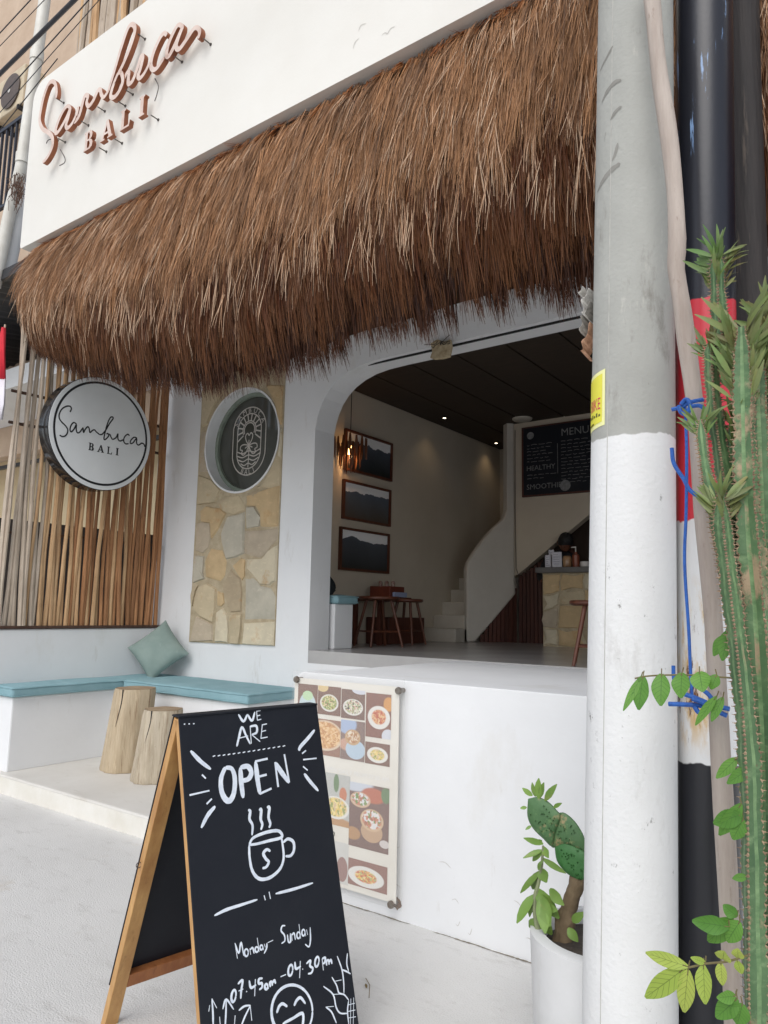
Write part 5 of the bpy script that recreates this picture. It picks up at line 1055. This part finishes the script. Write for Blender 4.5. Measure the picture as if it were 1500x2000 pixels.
def painting(px1, px2, label, cols):
    a, b = U(*px1, 0, XI+.03), U(*px2, 0, XI+.03); y0, y1, z1, z0 = a[1], b[1], a[2], b[2]
    t = thing('framed_painting', label, 'painting', (XI+.015, (y0+y1)/2, z0), 'three landscape paintings in a column')
    g = MB(); g.plate([[(y0,z0),(y1,z0),(y1,z1),(y0,z1)], [(y0+.025,z0+.025),(y1-.025,z0+.025),(y1-.025,z1-.025),(y0+.025,z1-.025)]], YZ(XI), .002, .035); g.build('frame', WAL, t)
    mt = bpy.data.materials.new('landscape_print'); mt.use_nodes = True; n_ = mt.node_tree; bs = n_.nodes['Principled BSDF']; bs.inputs['Roughness'].default_value = .4
    tc = n_.nodes.new('ShaderNodeTexCoord'); nz = n_.nodes.new('ShaderNodeTexNoise'); nz.inputs['Scale'].default_value = random.uniform(3,7); nz.inputs['Detail'].default_value = 8; mpv = n_.nodes.new('ShaderNodeMapping'); mpv.inputs['Location'].default_value = (random.uniform(0,9), random.uniform(0,9), 3); n_.links.new(tc.outputs['Object'], mpv.inputs[0]); n_.links.new(mpv.outputs[0], nz.inputs[0])
    sp = n_.nodes.new('ShaderNodeSeparateXYZ'); n_.links.new(tc.outputs['Generated'], sp.inputs[0]); ma = n_.nodes.new('ShaderNodeMath'); ma.operation = 'MULTIPLY_ADD'; ma.inputs[1].default_value = .45; n_.links.new(nz.outputs[0], ma.inputs[0]); n_.links.new(sp.outputs[2], ma.inputs[2])
    cr = n_.nodes.new('ShaderNodeValToRGB'); e = cr.color_ramp.elements
    for i, (p_, c_) in enumerate(cols):
        x = e[0] if i == 0 else (e[1] if i == len(cols)-1 else e.new(p_)); x.position = p_; x.color = (*c_,1)
    n_.links.new(ma.outputs[0], cr.inputs[0]); n_.links.new(cr.outputs[0], bs.inputs['Base Color'])
    g = MB(); g.plate([[(y0+.024,z0+.024),(y1-.024,z0+.024),(y1-.024,z1-.024),(y0+.024,z1-.024)]], YZ(XI), .004, .015); g.build('canvas', mt, t)
D_, S_ = lin(30,38,34), lin(84,90,100)
painting((676,836),(766,941), 'topmost landscape painting on the cafe wall, beside the hanging lamp', [(.2,D_),(.6,lin(54,66,52)),(.8,lin(92,100,100)),(1,lin(86,92,104))])
painting((672,935),(763,1029), 'middle landscape painting of three on the cafe wall', [(.2,lin(84,76,66)),(.62,lin(92,84,74)),(.68,lin(50,52,54)),(.74,S_),(1,lin(96,106,120))])
painting((666,1028),(760,1121), 'lowest landscape painting of three, above the wooden stools', [(.2,lin(40,44,40)),(.55,lin(60,64,58)),(.64,lin(44,48,48)),(.7,lin(92,96,102)),(1,S_)])
# pendant lamp with hanging wooden drops
lc = U(684, 882, 1, 5.75); pl_ = thing('pendant_lamp', 'hanging lamp of pointed wooden drops with a glowing bulb inside', 'lamp', tuple(lc))
g = MB(); g.tube([(lc[0],lc[1],lc[2]+.08), (lc[0],lc[1],ZC)], .004, 6); g.build('cord', DARK, pl_)
DROP = mat('lamp_wood', lin(128,78,46), lin(92,52,30), 10, .45, .2)
for (rr, n_, zo, L_) in ((.17,16,.02,.22),(.11,11,-.05,.24),(.055,7,-.10,.26)):
    for k in range(n_):
        a = 2*math.pi*k/n_+rr*20; c = np.array([lc[0]+rr*math.cos(a), lc[1]+rr*math.sin(a)]); tdir = np.array([-math.sin(a), math.cos(a)])*.017
        zt_a = lc[2]+.13+zo+random.uniform(-.02,.02); V = []; out2 = np.array([math.cos(a), math.sin(a)])*.004
        for s in (-1, 1):
            for (w_, z_) in ((.5, zt_a), (1, zt_a-L_*.35), (.7, zt_a-L_*.7), (.05, zt_a-L_)):
                V += [(c[0]-tdir[0]*w_+s*out2[0], c[1]-tdir[1]*w_+s*out2[1], z_), (c[0]+tdir[0]*w_+s*out2[0], c[1]+tdir[1]*w_+s*out2[1], z_)]
        F = [(0,1,3,2),(2,3,5,4),(4,5,7,6),(8,10,11,9),(10,12,13,11),(12,14,15,13),(0,8,9,1),(6,7,15,14),(0,2,10,8),(2,4,12,10),(4,6,14,12),(1,9,11,3),(3,11,13,5),(5,13,15,7)]
        g = MB(); g.add(V, F); g.build('wooden_drop', DROP, pl_)
g = MB(); g.lathe(tuple(lc), [(.001,-.035),(.02,-.03),(.03,-.01),(.028,.012),(.014,.035),(.012,.06),(.001,.06)], 20); g.build('bulb', mat('warm_bulb', (1,.7,.35), emit=((1,.55,.18), 9)), pl_, smooth=True)
pll = bpy.data.lights.new('bulb_light', 'POINT'); pll.energy = 2.0; pll.color = (1,.6,.28); pll.shadow_soft_size = .04; po_ = bpy.data.objects.new('bulb_light', pll); COL.objects.link(po_); po_.location = (lc[0]+.0, lc[1], lc[2]-.06)
# ceiling downlights
for k, (x, y) in enumerate(((868,817),(969,866))):
    c = U(x, y, 2, ZC-.004); dl = thing('downlight', ['small lit downlight in the dark ceiling, nearer the opening', 'small lit downlight in the dark ceiling, nearer the stair column'][k], 'downlight', tuple(c), 'ceiling downlights')
    g = MB(); g.lathe(tuple(c), [(.045,.0),(.045,.003),(.02,.003)], 16); g.build('trim', DARK, dl)
    g = MB(); g.lathe(tuple(c), [(.02,.0015),(.001,.001)], 12); g.build('lens', mat('lit_lens', (1,.85,.65), emit=((1,.82,.6), 5)), dl)
    sl_ = bpy.data.lights.new('downlight_beam', 'SPOT'); sl_.energy = 1.3; sl_.color = (1,.74,.45); sl_.spot_size = rad(110); sl_.spot_blend = .9; sl_.shadow_soft_size = .03; so_ = bpy.data.objects.new('downlight_beam', sl_); COL.objects.link(so_); so_.location = (c[0], c[1], c[2]-.02)
c = U(1020, 819, 2, ZC-.01); g = MB(); g.lathe(tuple(c), [(.001,-.015),(.10,-.015),(.115,-.005),(.12,.012)], 30); tag(g.build('ceiling_speaker', mat('cream_plastic', lin(190,184,172), rough=.5), None, smooth=True), 'round cream ceiling fitting before the menu board', 'ceiling fitting')
# menu board
mz = pix(1, YB-.03); a, b_ = mz(1022,838), mz(1022,968); xr = mz(1175,900)[0]
mbd = thing('menu_board', 'large black chalk menu board with thin red-brown frame on the back wall', 'menu board', (a[0], YB, b_[1]))
g = MB(); g.box((a[0],YB-.03,b_[1]), (xr,YB-.004,a[1])); g.build('board', CHALKB, mbd)
for (p, q) in (((a[0]-.02,b_[1]-.02),(xr+.02,b_[1])),((a[0]-.02,a[1]),(xr+.02,a[1]+.015)),((a[0]-.02,b_[1]),(a[0],a[1]))):
    g = MB(); g.box((p[0],YB-.036,p[1]), (q[0],YB-.003,q[1])); g.build('frame', RED, mbd)
CHD = mat('faint_chalk', lin(150,150,150), lin(110,112,112), 30, .9)
mf = XZ(YB-.031); Wm, Hm = xr-a[0], a[1]-b_[1]
for nm, tx, sz, uu, vv in (('menu_title','MENU',.125,.50,.82),('healthy_heading','HEALTHY',.085,.04,.36),('smoothie_heading','SMOOTHIE',.09,.04,.08)):
    g = MB(); text_on(g, tx, sz, mf, a[0]+uu*Wm, b_[1]+vv*Hm); g.build(nm, CHD, mbd)
g = MB()
for k in range(13):
    v = b_[1]+Hm*(.74-.05*k); 
    for (u0, u1) in ((.05,.40),(.50,.92)):
        if u0 < .1 and k in (6,7,8,12,11): continue
        x = a[0]+Wm*u0
        while x < a[0]+Wm*(u1-random.uniform(0,.15)):
            x2 = x+random.uniform(.03,.08); stroke(g, [(x,v+random.uniform(-.004,.004)),((x+x2)/2,v+random.uniform(-.008,.008)),(x2,v)], .006, mf, .001, sm=3); x = x2+.02
stroke(g, [(a[0]+Wm*.455, b_[1]+Hm*.28),(a[0]+Wm*.455, b_[1]+Hm*.72)], .006, mf, .001)
o = g.build('chalk_scribble', CHD, mbd, recalc=False); o['kind'] = 'stuff'
for (x, y, r_) in ((1036,851,.045),(1104,948,.065)):
    u, v = mz(x, y); g = MB(); g.lathe((u, YB-.0315, v), [(r_,0),(.001,-.0005)], 24, ax='y'); g.build('chalk_roundel', CHD, mbd)
# counter with stone cladding
YK = 7.45; ct = thing('service_counter', 'cafe counter clad in crazy-paved stone with dark slab top', 'counter', (-2.4, YK, ZF))
g = MB(); g.box((-3.30,YK+.012,ZF), (-1.0,YK+.5,1.885)); cb = g.build('base', MORT, ct)
g = MB(); g.box((-3.36,YK-.05,1.886), (-.98,YK+.56,1.945)); g.build('slab_top', mat('dark_concrete_slab', (.10,.095,.09), (.14,.13,.12), 7, .5, .1), ct, bevel=.006)
nxk, nzk = 9, 4; gx = np.linspace(-3.30,-1.2,nxk+1); gz = np.linspace(ZF+.01,1.88,nzk+1)
gp = {(i,j): (gx[i]+(RNG.uniform(-.08,.08) if 0 < i < nxk else 0), gz[j]+(RNG.uniform(-.07,.07) if 0 < j < nzk else 0)) for i in range(nxk+1) for j in range(nzk+1)}
for i in range(nxk):
    for j in range(nzk):
        poly = [np.array(gp[k]) for k in ((i,j),(i+1,j),(i+1,j+1),(i,j+1))]; c = np.mean(poly, axis=0)
        poly = [tuple(c+(p-c)*(1-.012/np.linalg.norm(p-c))) for p in poly]
        stone_mesh(poly, YK+.024, .022, .015).build('stone', stone_mat(random.choice([OCH,TAN,PINK,CRM,CRM,BRN])), cb, smooth=True)
# things on the counter
def ctop(x): return U(x, 1106, 2, 1.946)
cards = mat('white_card', lin(214,212,218), lin(190,190,200), 20, .6)
for (xl, xr2, yt, yb, dy, lab) in ((1065,1076,1084,1107,.06,'small white card stand at the counter corner, leftmost of the cards'),(1072,1082,1074,1104,.12,'tall narrow white card on the counter, behind the others'),(1079,1097,1078,1108,.03,'wide white printed card stand on the counter before the bending person')):
    Yc = YK+dy; p1, p2 = U(xl, yb, 1, Yc), U(xr2, yt, 1, Yc); t = thing('card_stand', lab, 'card', ((p1[0]+p2[0])/2, Yc, 1.946), 'cards on the counter')
    g = MB(); g.box((p1[0],Yc-.003,1.946), (p2[0],Yc+.003,p2[2])); g.build('card', cards, t)
    g = MB()
    for k in range(5): z = p2[2]-.03-k*(p2[2]-1.96)/6; g.box((p1[0]+.012,Yc-.0036,z), (p2[0]-.012-random.uniform(0,.03),Yc-.0031,z+.004))
    o = g.build('print_lines', mat('grey_print', lin(130,126,146), rough=.6), t); o['kind'] = 'stuff'
def bottle(x, Y, prof, label, name, mt, cap=None):
    p = U(x, 1106, 1, Y); t = thing(name, label, name.split('_')[-1], (p[0], Y, 1.946)); g = MB(); g.lathe((p[0],Y,1.946), prof, 20); g.build('body', mt, t, smooth=True)
    if cap: g = MB(); cap(g, p[0], Y); g.build('pump', mat('white_plastic', lin(214,210,204), rough=.4), t, smooth=True)
def pump(g, x, y): g.tube([(x,y,2.10),(x,y,2.165)], .006, 8); g.tube([(x+.004,y,2.163),(x-.045,y-.01,2.160)], .007, 8)
bottle(1125, YK+.09, [(.001,0),(.036,0),(.038,.01),(.038,.13),(.014,.150),(.014,.165),(.001,.165)], 'brown pump bottle standing on the counter', 'pump_bottle', mat('brown_plastic', lin(140,74,50), lin(116,58,40), 8, .3), pump)
bottle(1108, YK+.09, [(.001,0),(.040,0),(.046,.02),(.05,.09),(.04,.12),(.034,.125),(.001,.125)], 'round amber glass jar on the counter before the person', 'glass_jar', mat('amber_jar', lin(190,150,110), lin(120,90,66), 14, .15))
bottle(1143, YK+.10, [(.001,0),(.05,0),(.055,.03),(.05,.06),(.001,.06)], 'small white bowl on the counter beside the pump bottle', 'white_bowl', mat('white_ceramic', lin(206,200,196), rough=.3))
# person bending behind the counter
pe = thing('person', 'person in dark clothes bending over behind the stone counter', 'person', (-2.95, 8.12, ZF))
def skin_obj(name, pts, edges, rads, mt, parent, root=0, sub=2):
    me = bpy.data.meshes.new(name); off = parent_world(parent); me.from_pydata([tuple(np.array(p)-off) for p in pts], edges, []); me.materials.append(mt)
    o = bpy.data.objects.new(name, me); COL.objects.link(o); o.parent = parent; md = o.modifiers.new('skin', 'SKIN'); md.use_smooth_shade = True
    if not me.skin_vertices: o.modifiers.remove(md); return o
    for i, r in enumerate(rads): me.skin_vertices[0].data[i].radius = r if isinstance(r, tuple) else (r, r)
    me.skin_vertices[0].data[root].use_root = True; sb = o.modifiers.new('sub', 'SUBSURF'); sb.levels = sb.render_levels = sub; return o
hp = U(1104, 1060, 1, 8.0); hx, hy, hz = hp
SKN = mat('brown_skin', lin(120,78,58), lin(104,64,48), 9, .5); CLO = mat('black_clothes', (.012,.012,.016), (.02,.02,.026), 9, .85, .3, 80); HAI = mat('black_hair', (.006,.006,.008), (.012,.011,.012), 30, .6, .6, 90)
px0 = hx-.16
J = [(px0-.02,8.22,ZF+.84),(px0-.03,8.20,ZF+1.0),(hx-.12,8.12,hz-.14),(hx-.05,8.05,hz-.10),(hx-.27,8.14,hz-.20),(hx-.30,7.96,hz-.40),(hx-.14,7.80,hz-.42),(hx+.06,8.10,hz-.18),(hx+.12,7.92,hz-.40),(hx+.10,7.78,hz-.42),(px0-.10,8.24,ZF+.44),(px0-.10,8.24,ZF+.06),(px0+.06,8.24,ZF+.44),(px0+.06,8.24,ZF+.06)]
skin_obj('body', J, [(0,1),(1,2),(2,3),(2,4),(4,5),(5,6),(2,7),(7,8),(8,9),(0,10),(10,11),(0,12),(12,13)], [.13,.125,.13,.05,.07,.05,.036,.07,.05,.036,.08,.05,.08,.05], CLO, pe)
for (w_, s_) in ((J[6],-1),(J[9],1)):
    w_ = np.array(w_); pts = [w_, w_+np.array([.0,-.06,-.01])]; ed = [(0,1)]; rr = [.026,.03]
    for k, (ox, L_) in enumerate(((-.024,.05),(-.008,.06),(.008,.056),(.022,.044))):
        b0 = len(pts); pts += [w_+np.array([ox,-.075,-.012]), w_+np.array([ox,-.075-L_*.6,-.02]), w_+np.array([ox,-.075-L_,-.04])]; ed += [(1,b0),(b0,b0+1),(b0+1,b0+2)]; rr += [.009,.0085,.007]
    b0 = len(pts); pts += [w_+np.array([-.034*s_,-.04,-.01]), w_+np.array([-.05*s_,-.07,-.03])]; ed += [(0,b0),(b0,b0+1)]; rr += [.010,.008]
    skin_obj('hand', pts, ed, rr, SKN, pe)
hd = MB(); n1, n2 = 18, 14; V = []; F = []; R3 = (Matrix.Rotation(rad(38),3,'Z') @ Matrix.Rotation(rad(52),3,'X'))
def headp(th, ph, s=1.0):
    x = .075*math.sin(th)*math.cos(ph); y = -.092*math.sin(th)*math.sin(ph); z = .115*math.cos(th)
    if z < -.02: x *= 1+z*2.4; y = y*(1+z*1.2)-.008
    f = max(0, -y/.092)
    if f > .7: y -= .020*math.exp(-((x/.014)**2+((z+.012)/.026)**2)); y += .008*(math.exp(-(((x-.03)/.016)**2+((z-.012)/.012)**2))+math.exp(-(((x+.03)/.016)**2+((z-.012)/.012)**2))); y -= .006*math.exp(-((x/.024)**2+((z+.058)/.010)**2))
    p = R3 @ Vector((x*s, y*s, z*s)); return (hx+p.x, hy+p.y, hz+p.z)
for i in range(n2+1):
    for j in range(n1): V.append(headp(math.pi*i/n2, 2*math.pi*j/n1))
for i in range(n2):
    for j in range(n1): F.append((i*n1+j, i*n1+(j+1) % n1, (i+1)*n1+(j+1) % n1, (i+1)*n1+j))
hd.add(V, F)
for s_ in (-1, 1):
    c = R3 @ Vector((.074*s_, .012, -.005)); hd.tube([(hx+c.x, hy+c.y, hz+c.z-.025), (hx+c.x*1.12, hy+c.y*1.12, hz+c.z), (hx+c.x, hy+c.y, hz+c.z+.025)], [.008,.014,.010], 6)
hdo = hd.build('head', SKN, pe, smooth=True)
V = []; F = []; hh = MB()
for i in range(n2+1):
    for j in range(n1):
        th = math.pi*.60*i/n2; ph = 2*math.pi*j/n1; k = 1.14+.05*math.sin(5*ph+i)+.03*random.random(); front = max(0, math.sin(ph)); th *= (1-.42*front)
        V.append(headp(th, ph, k))
for i in range(n2):
    for j in range(n1): F.append((i*n1+j, i*n1+(j+1) % n1, (i+1)*n1+(j+1) % n1, (i+1)*n1+j))
hh.add(V, F); hh.build('hair', HAI, pe, smooth=True)
for s_ in (-1, 1):
    g = MB(); c = R3 @ Vector((.030*s_, -.078, .012)); g.lathe((hx+c.x, hy+c.y, hz+c.z), [(.001,-.007),(.007,0),(.001,.007)], 8); g.build('eye', DARK, pe, smooth=True)
g = MB(); g.tube([U(1006,840,1,YB-.012), U(1006,1000,1,YB-.012), U(1008,1110,1,YB-.012), U(1014,1128,1,YB-.012)], .005, 6); tag(g.build('wall_cable', mat('grey_cable', lin(110,100,88), rough=.6), None, smooth=True), 'thin cable hanging down the corner left of the menu board', 'cable')

# ================================================================== LEFT NEIGHBOUR, CABLES
nb = thing('neighbour_building', 'beige neighbouring building with balcony beyond the downpipe at the left', 'building', (-9, 5.2, 0))
BEI = mat('beige_render', lin(196,174,152), lin(178,154,132), 2, .85, .1, 40)
g = MB(); g.box((-16,5.3,3.6), (-6.75,5.5,12)); g.build('wall', BEI, nb)
g = MB(); g.box((-16,6.2,0), (-6.5,6.4,3.9)); g.build('lower_wall', mat('cream_render', lin(214,196,160), lin(200,180,144), 2, .85), nb)
g = MB(); g.box((-16,4.3,4.05), (-6.7,5.29,4.3)); g.build('balcony_slab', WHITE, nb)
g = MB(); g.box((-8.3,2.6,0), (-7.0,6.4,2.25)); g.build('dark_wall', mat('dark_grey_wall', lin(74,68,64), lin(58,52,50), 4, .9), nb)
rl = bpy.data.objects.new('balcony_rail', None); COL.objects.link(rl); rl.parent = nb
STL = mat('dark_blue_steel', lin(44,48,60), lin(34,38,48), 10, .45)
zr1, zr0 = U(20,245,1,4.4)[2], U(10,400,1,4.4)[2]
for z, h in ((zr1,.05),(zr0,.04)):
    g = MB(); g.box((-14,4.37,z-h), (-6.72,4.42,z)); g.build('rail_bar', STL, rl)
for k in range(26):
    x = -6.85-k*.13; g = MB(); g.box((x-.014,4.38,zr0), (x+.014,4.41,zr1-.05)); g.build('baluster', STL, rl)
ac = thing('air_conditioner', 'old beige air conditioning unit with round fan grille on the neighbour wall', 'air conditioner', tuple(U(18,190,1,5.0)))
c = U(20,178,1,4.95); g = MB(); g.box((c[0]-.62,4.97,c[2]-.33), (c[0]+.36,5.29,c[2]+.34)); g.build('case', mat('aged_cream_metal', lin(206,192,166), lin(184,168,140), 6, .6), ac, bevel=.02)
g = MB(); g.lathe((c[0],4.965,c[2]), [(.27,.004),(.28,-.02),(.25,-.026),(.05,-.03),(.045,-.036),(.001,-.036)], 32, ax='y'); g.build('fan_grille', mat('grey_grille', lin(96,84,78), lin(76,66,62), 30, .6), ac, smooth=True)
g = MB(); g.lathe((c[0],4.925,c[2]), [(.035,.004),(.001,-.002)], 12, ax='y'); g.build('fan_hub', mat('pale_hub', lin(200,196,190), rough=.5), ac)
for dx in (-.5,.25):
    g = MB(); g.box((c[0]+dx,4.95,c[2]-.40), (c[0]+dx+.04,5.29,c[2]-.335)); g.build('bracket', DARK, ac)
dwp = MB(); P = [U(*p, 1, 3.30) for p in ((92,-40),(86,10),(72,110),(58,210),(44,310),(36,350),(20,410),(6,480),(-10,560))]; dwp.tube(smooth_path(P, 3), .056, 16)
for i in (2, 4): p = P[i]; dwp.tube([p+np.array([0,0,.05]), p-np.array([0,0,.05])], .064, 16)
tag(dwp.build('downpipe', mat('white_pvc', lin(224,222,214), lin(204,200,190), 5, .45, .05), None, smooth=True), 'white plastic downpipe beside the left end of the fascia', 'downpipe')
dp2 = MB(); P = [U(*p, 1, 3.42) for p in ((38,360),(36,430),(24,480),(14,530))]; dp2.tube(smooth_path(P, 3), .075, 14); tag(dp2.build('wall_post', WHITE, None, smooth=True), 'white post below the downpipe bend, above the dark roof', 'post')
aw = thing('corrugated_roof', 'dark corrugated metal roof edge at the left beside the thatch', 'roof', (-7.4, 3.6, 3.9))
DKR = mat('dark_corrugated_metal', lin(48,48,50), lin(34,34,38), 6, .55, .1)
zt2 = U(20,530,1,3.4)[2]; g = MB(); V = []; F = []; n_ = 90
for i in range(n_+1):
    x = -12+5.66*i/n_; d = .02*math.sin(i*1.9); V += [(x,3.35,zt2-.05+d),(x,5.6,zt2+.3+d)]
F = [(2*i,2*i+1,2*i+3,2*i+2) for i in range(n_)]; g.add(V, F); g.build('sheet', DKR, aw, smooth=True)
g = MB(); g.box((-12,3.32,zt2-.12), (-6.36,3.37,zt2-.02)); g.build('gutter', DKR, aw)
for k in range(9):
    z = zt2-.16-k*.13; g = MB(); g.box((-12,5.6-.1,z-.05), (-6.6,5.66-.1,z)); g.build('louvre', DKR, aw)
fl = thing('red_white_flag', 'furled red and white flag on a short pole at the left edge', 'flag', tuple(U(4,760,1,3.0)))
g = MB(); g.tube([U(-6,830,1,2.98), U(10,634,1,2.98)], .008, 8); g.build('flagpole', mat('pale_pole', lin(190,170,150), rough=.6), fl, smooth=True)
for (nm, c_, rows) in (('red_cloth', lin(206,40,56), ((11,640,8),(12,690,20),(14,740,26))), ('white_cloth', lin(224,220,226), ((14,741,26),(12,790,24),(6,820,14)))):
    V = []; F = []
    for (x, y, w_) in rows:
        for k in range(7): p = U(x-w_+w_*k/6, y, 1, 2.97); V.append((p[0], p[1]+.02*math.sin(k*1.8), p[2]))
    for r_ in range(len(rows)-1):
        for k in range(6): a = r_*7+k; F.append((a,a+1,a+8,a+7))
    g = MB(); g.add(V, F); o = g.build(nm, mat('flag_'+nm, c_, tuple(x*.85 for x in c_), 8, .8), fl, smooth=True); sd_ = o.modifiers.new('solid','SOLIDIFY'); sd_.thickness = .004
CBL = mat('black_cable', (.016,.016,.022), (.03,.03,.036), 20, .5)
for k, (p, q, r_, lab) in enumerate((((-10,142),(140,-8),.017,'thick black cable bundle crossing the top left corner'),((-10,200),(170,0),.0045,'thin black cable just below the thick cable bundle'),((-20,240),(165,30),.003,'thin cable running past the fan grille toward the branches'),((-10,72),(62,-6),.0045,'thin black cable above the thick cable bundle, at the top left corner'),((-10,98),(92,-8),.003,'thin grey cable just above the thick cable bundle'),((30,215),(98,132),.0035,'thin cable meeting the fascia corner beside the downpipe'))):
    Y = 2.45-.03*k; a, b_ = U(*p, 1, Y), U(*q, 1, Y); d = b_-a; a2, b2 = a-d*4, b_+d*4 if k != 5 else b_+d*.2
    pts = [a2+(b2-a2)*s-np.array([0,0,.06*r_/.017*(1-(2*s-1)**2)]) for s in np.linspace(0,1,14)]; g = MB(); g.tube(pts, r_, 8); tag(g.build('overhead_cable', CBL, None, smooth=True), lab, 'cable', 'overhead cables at the top left')
nest = thing('root_tangle', 'dry brown root tangle wrapped round the downpipe bend', 'roots', tuple(U(36,350,1,3.22)))
g = MB()
for k in range(70):
    p = U(random.uniform(22,46), random.uniform(338,380), 1, 3.23+random.uniform(-.02,.05)); pts = [p]
    for q in range(3): pts.append(pts[-1]+np.array([random.uniform(-.05,.05), random.uniform(-.02,.02), random.uniform(-.09,.02)]))
    g.tube(smooth_path(pts, 3), .003, 4)
o = g.build('roots', mat('dry_root', lin(110,84,70), lin(80,60,50), 20, .9), nest); o['kind'] = 'stuff'
# right background wall
rb = MB(); rb.box((-.5,3.6,-.1), (6,3.9,1.3)); 
# small litter on the pavement
LIT = mat('dry_leaf', lin(130,112,70), lin(100,84,52), 20, .8)
for k, (x, y, lab) in enumerate(((716,1930,'tiny dry twig on the pavement right of the chalkboard'),)):
    p = U(x, y, 2, .004); g = MB(); g.tube([p+np.array([-.05,.06,0]), p+np.array([.0,.02,.004]), p+np.array([.05,-.05,0])], .0015, 5); leaf_mesh(g, p, p+np.array([-.02,.02,.006]), .006); tag(g.build('twig', LIT), lab, 'twig')

# scuffs on the foot of the terrace wall and hairline cracks in the pavement
SCF = mat('scuff_grey', (.60,.585,.56), (.52,.505,.48), 30, .9)
for k in range(14):
    x, z = random.uniform(-2.75,-1.25), abs(random.gauss(0,.16))+.02; L_ = random.uniform(.02,.09); g = MB()
    stroke(g, [(x,z),(x+L_*.5,z+random.uniform(-.01,.01)),(x+L_,z+random.uniform(-.03,.03))], [.001,.004,.002], XZ(D1), .0008, sm=4, taper=.2, jit=.4); g.build('scuff_mark', SCF, B, recalc=False)
JNT = mat('dirt_joint', lin(112,104,92), lin(150,142,128), 30, .95)
def joint(pts, w_, nm, parent=None):
    g = MB(); stroke(g, pts, [w_*.4, w_, w_*.6, w_*1.1, w_*.3], lambda u, v, d: (u, v, .0015+d), .0, sm=6, taper=.2, jit=.5); return g
jt = thing('joint_crack', 'dark hairline joint where the terrace wall meets the pavement', 'crack', (-1.8, D1-.004, 0))
for (xa_, xb_) in ((-2.80,-2.5),(-2.46,-2.02),(-1.9,-1.3)):
    joint([(x, D1-.006+random.uniform(-.006,.002)) for x in np.linspace(xa_, xb_, 9)], .010, 'crack').build('crack', JNT, jt, recalc=False)
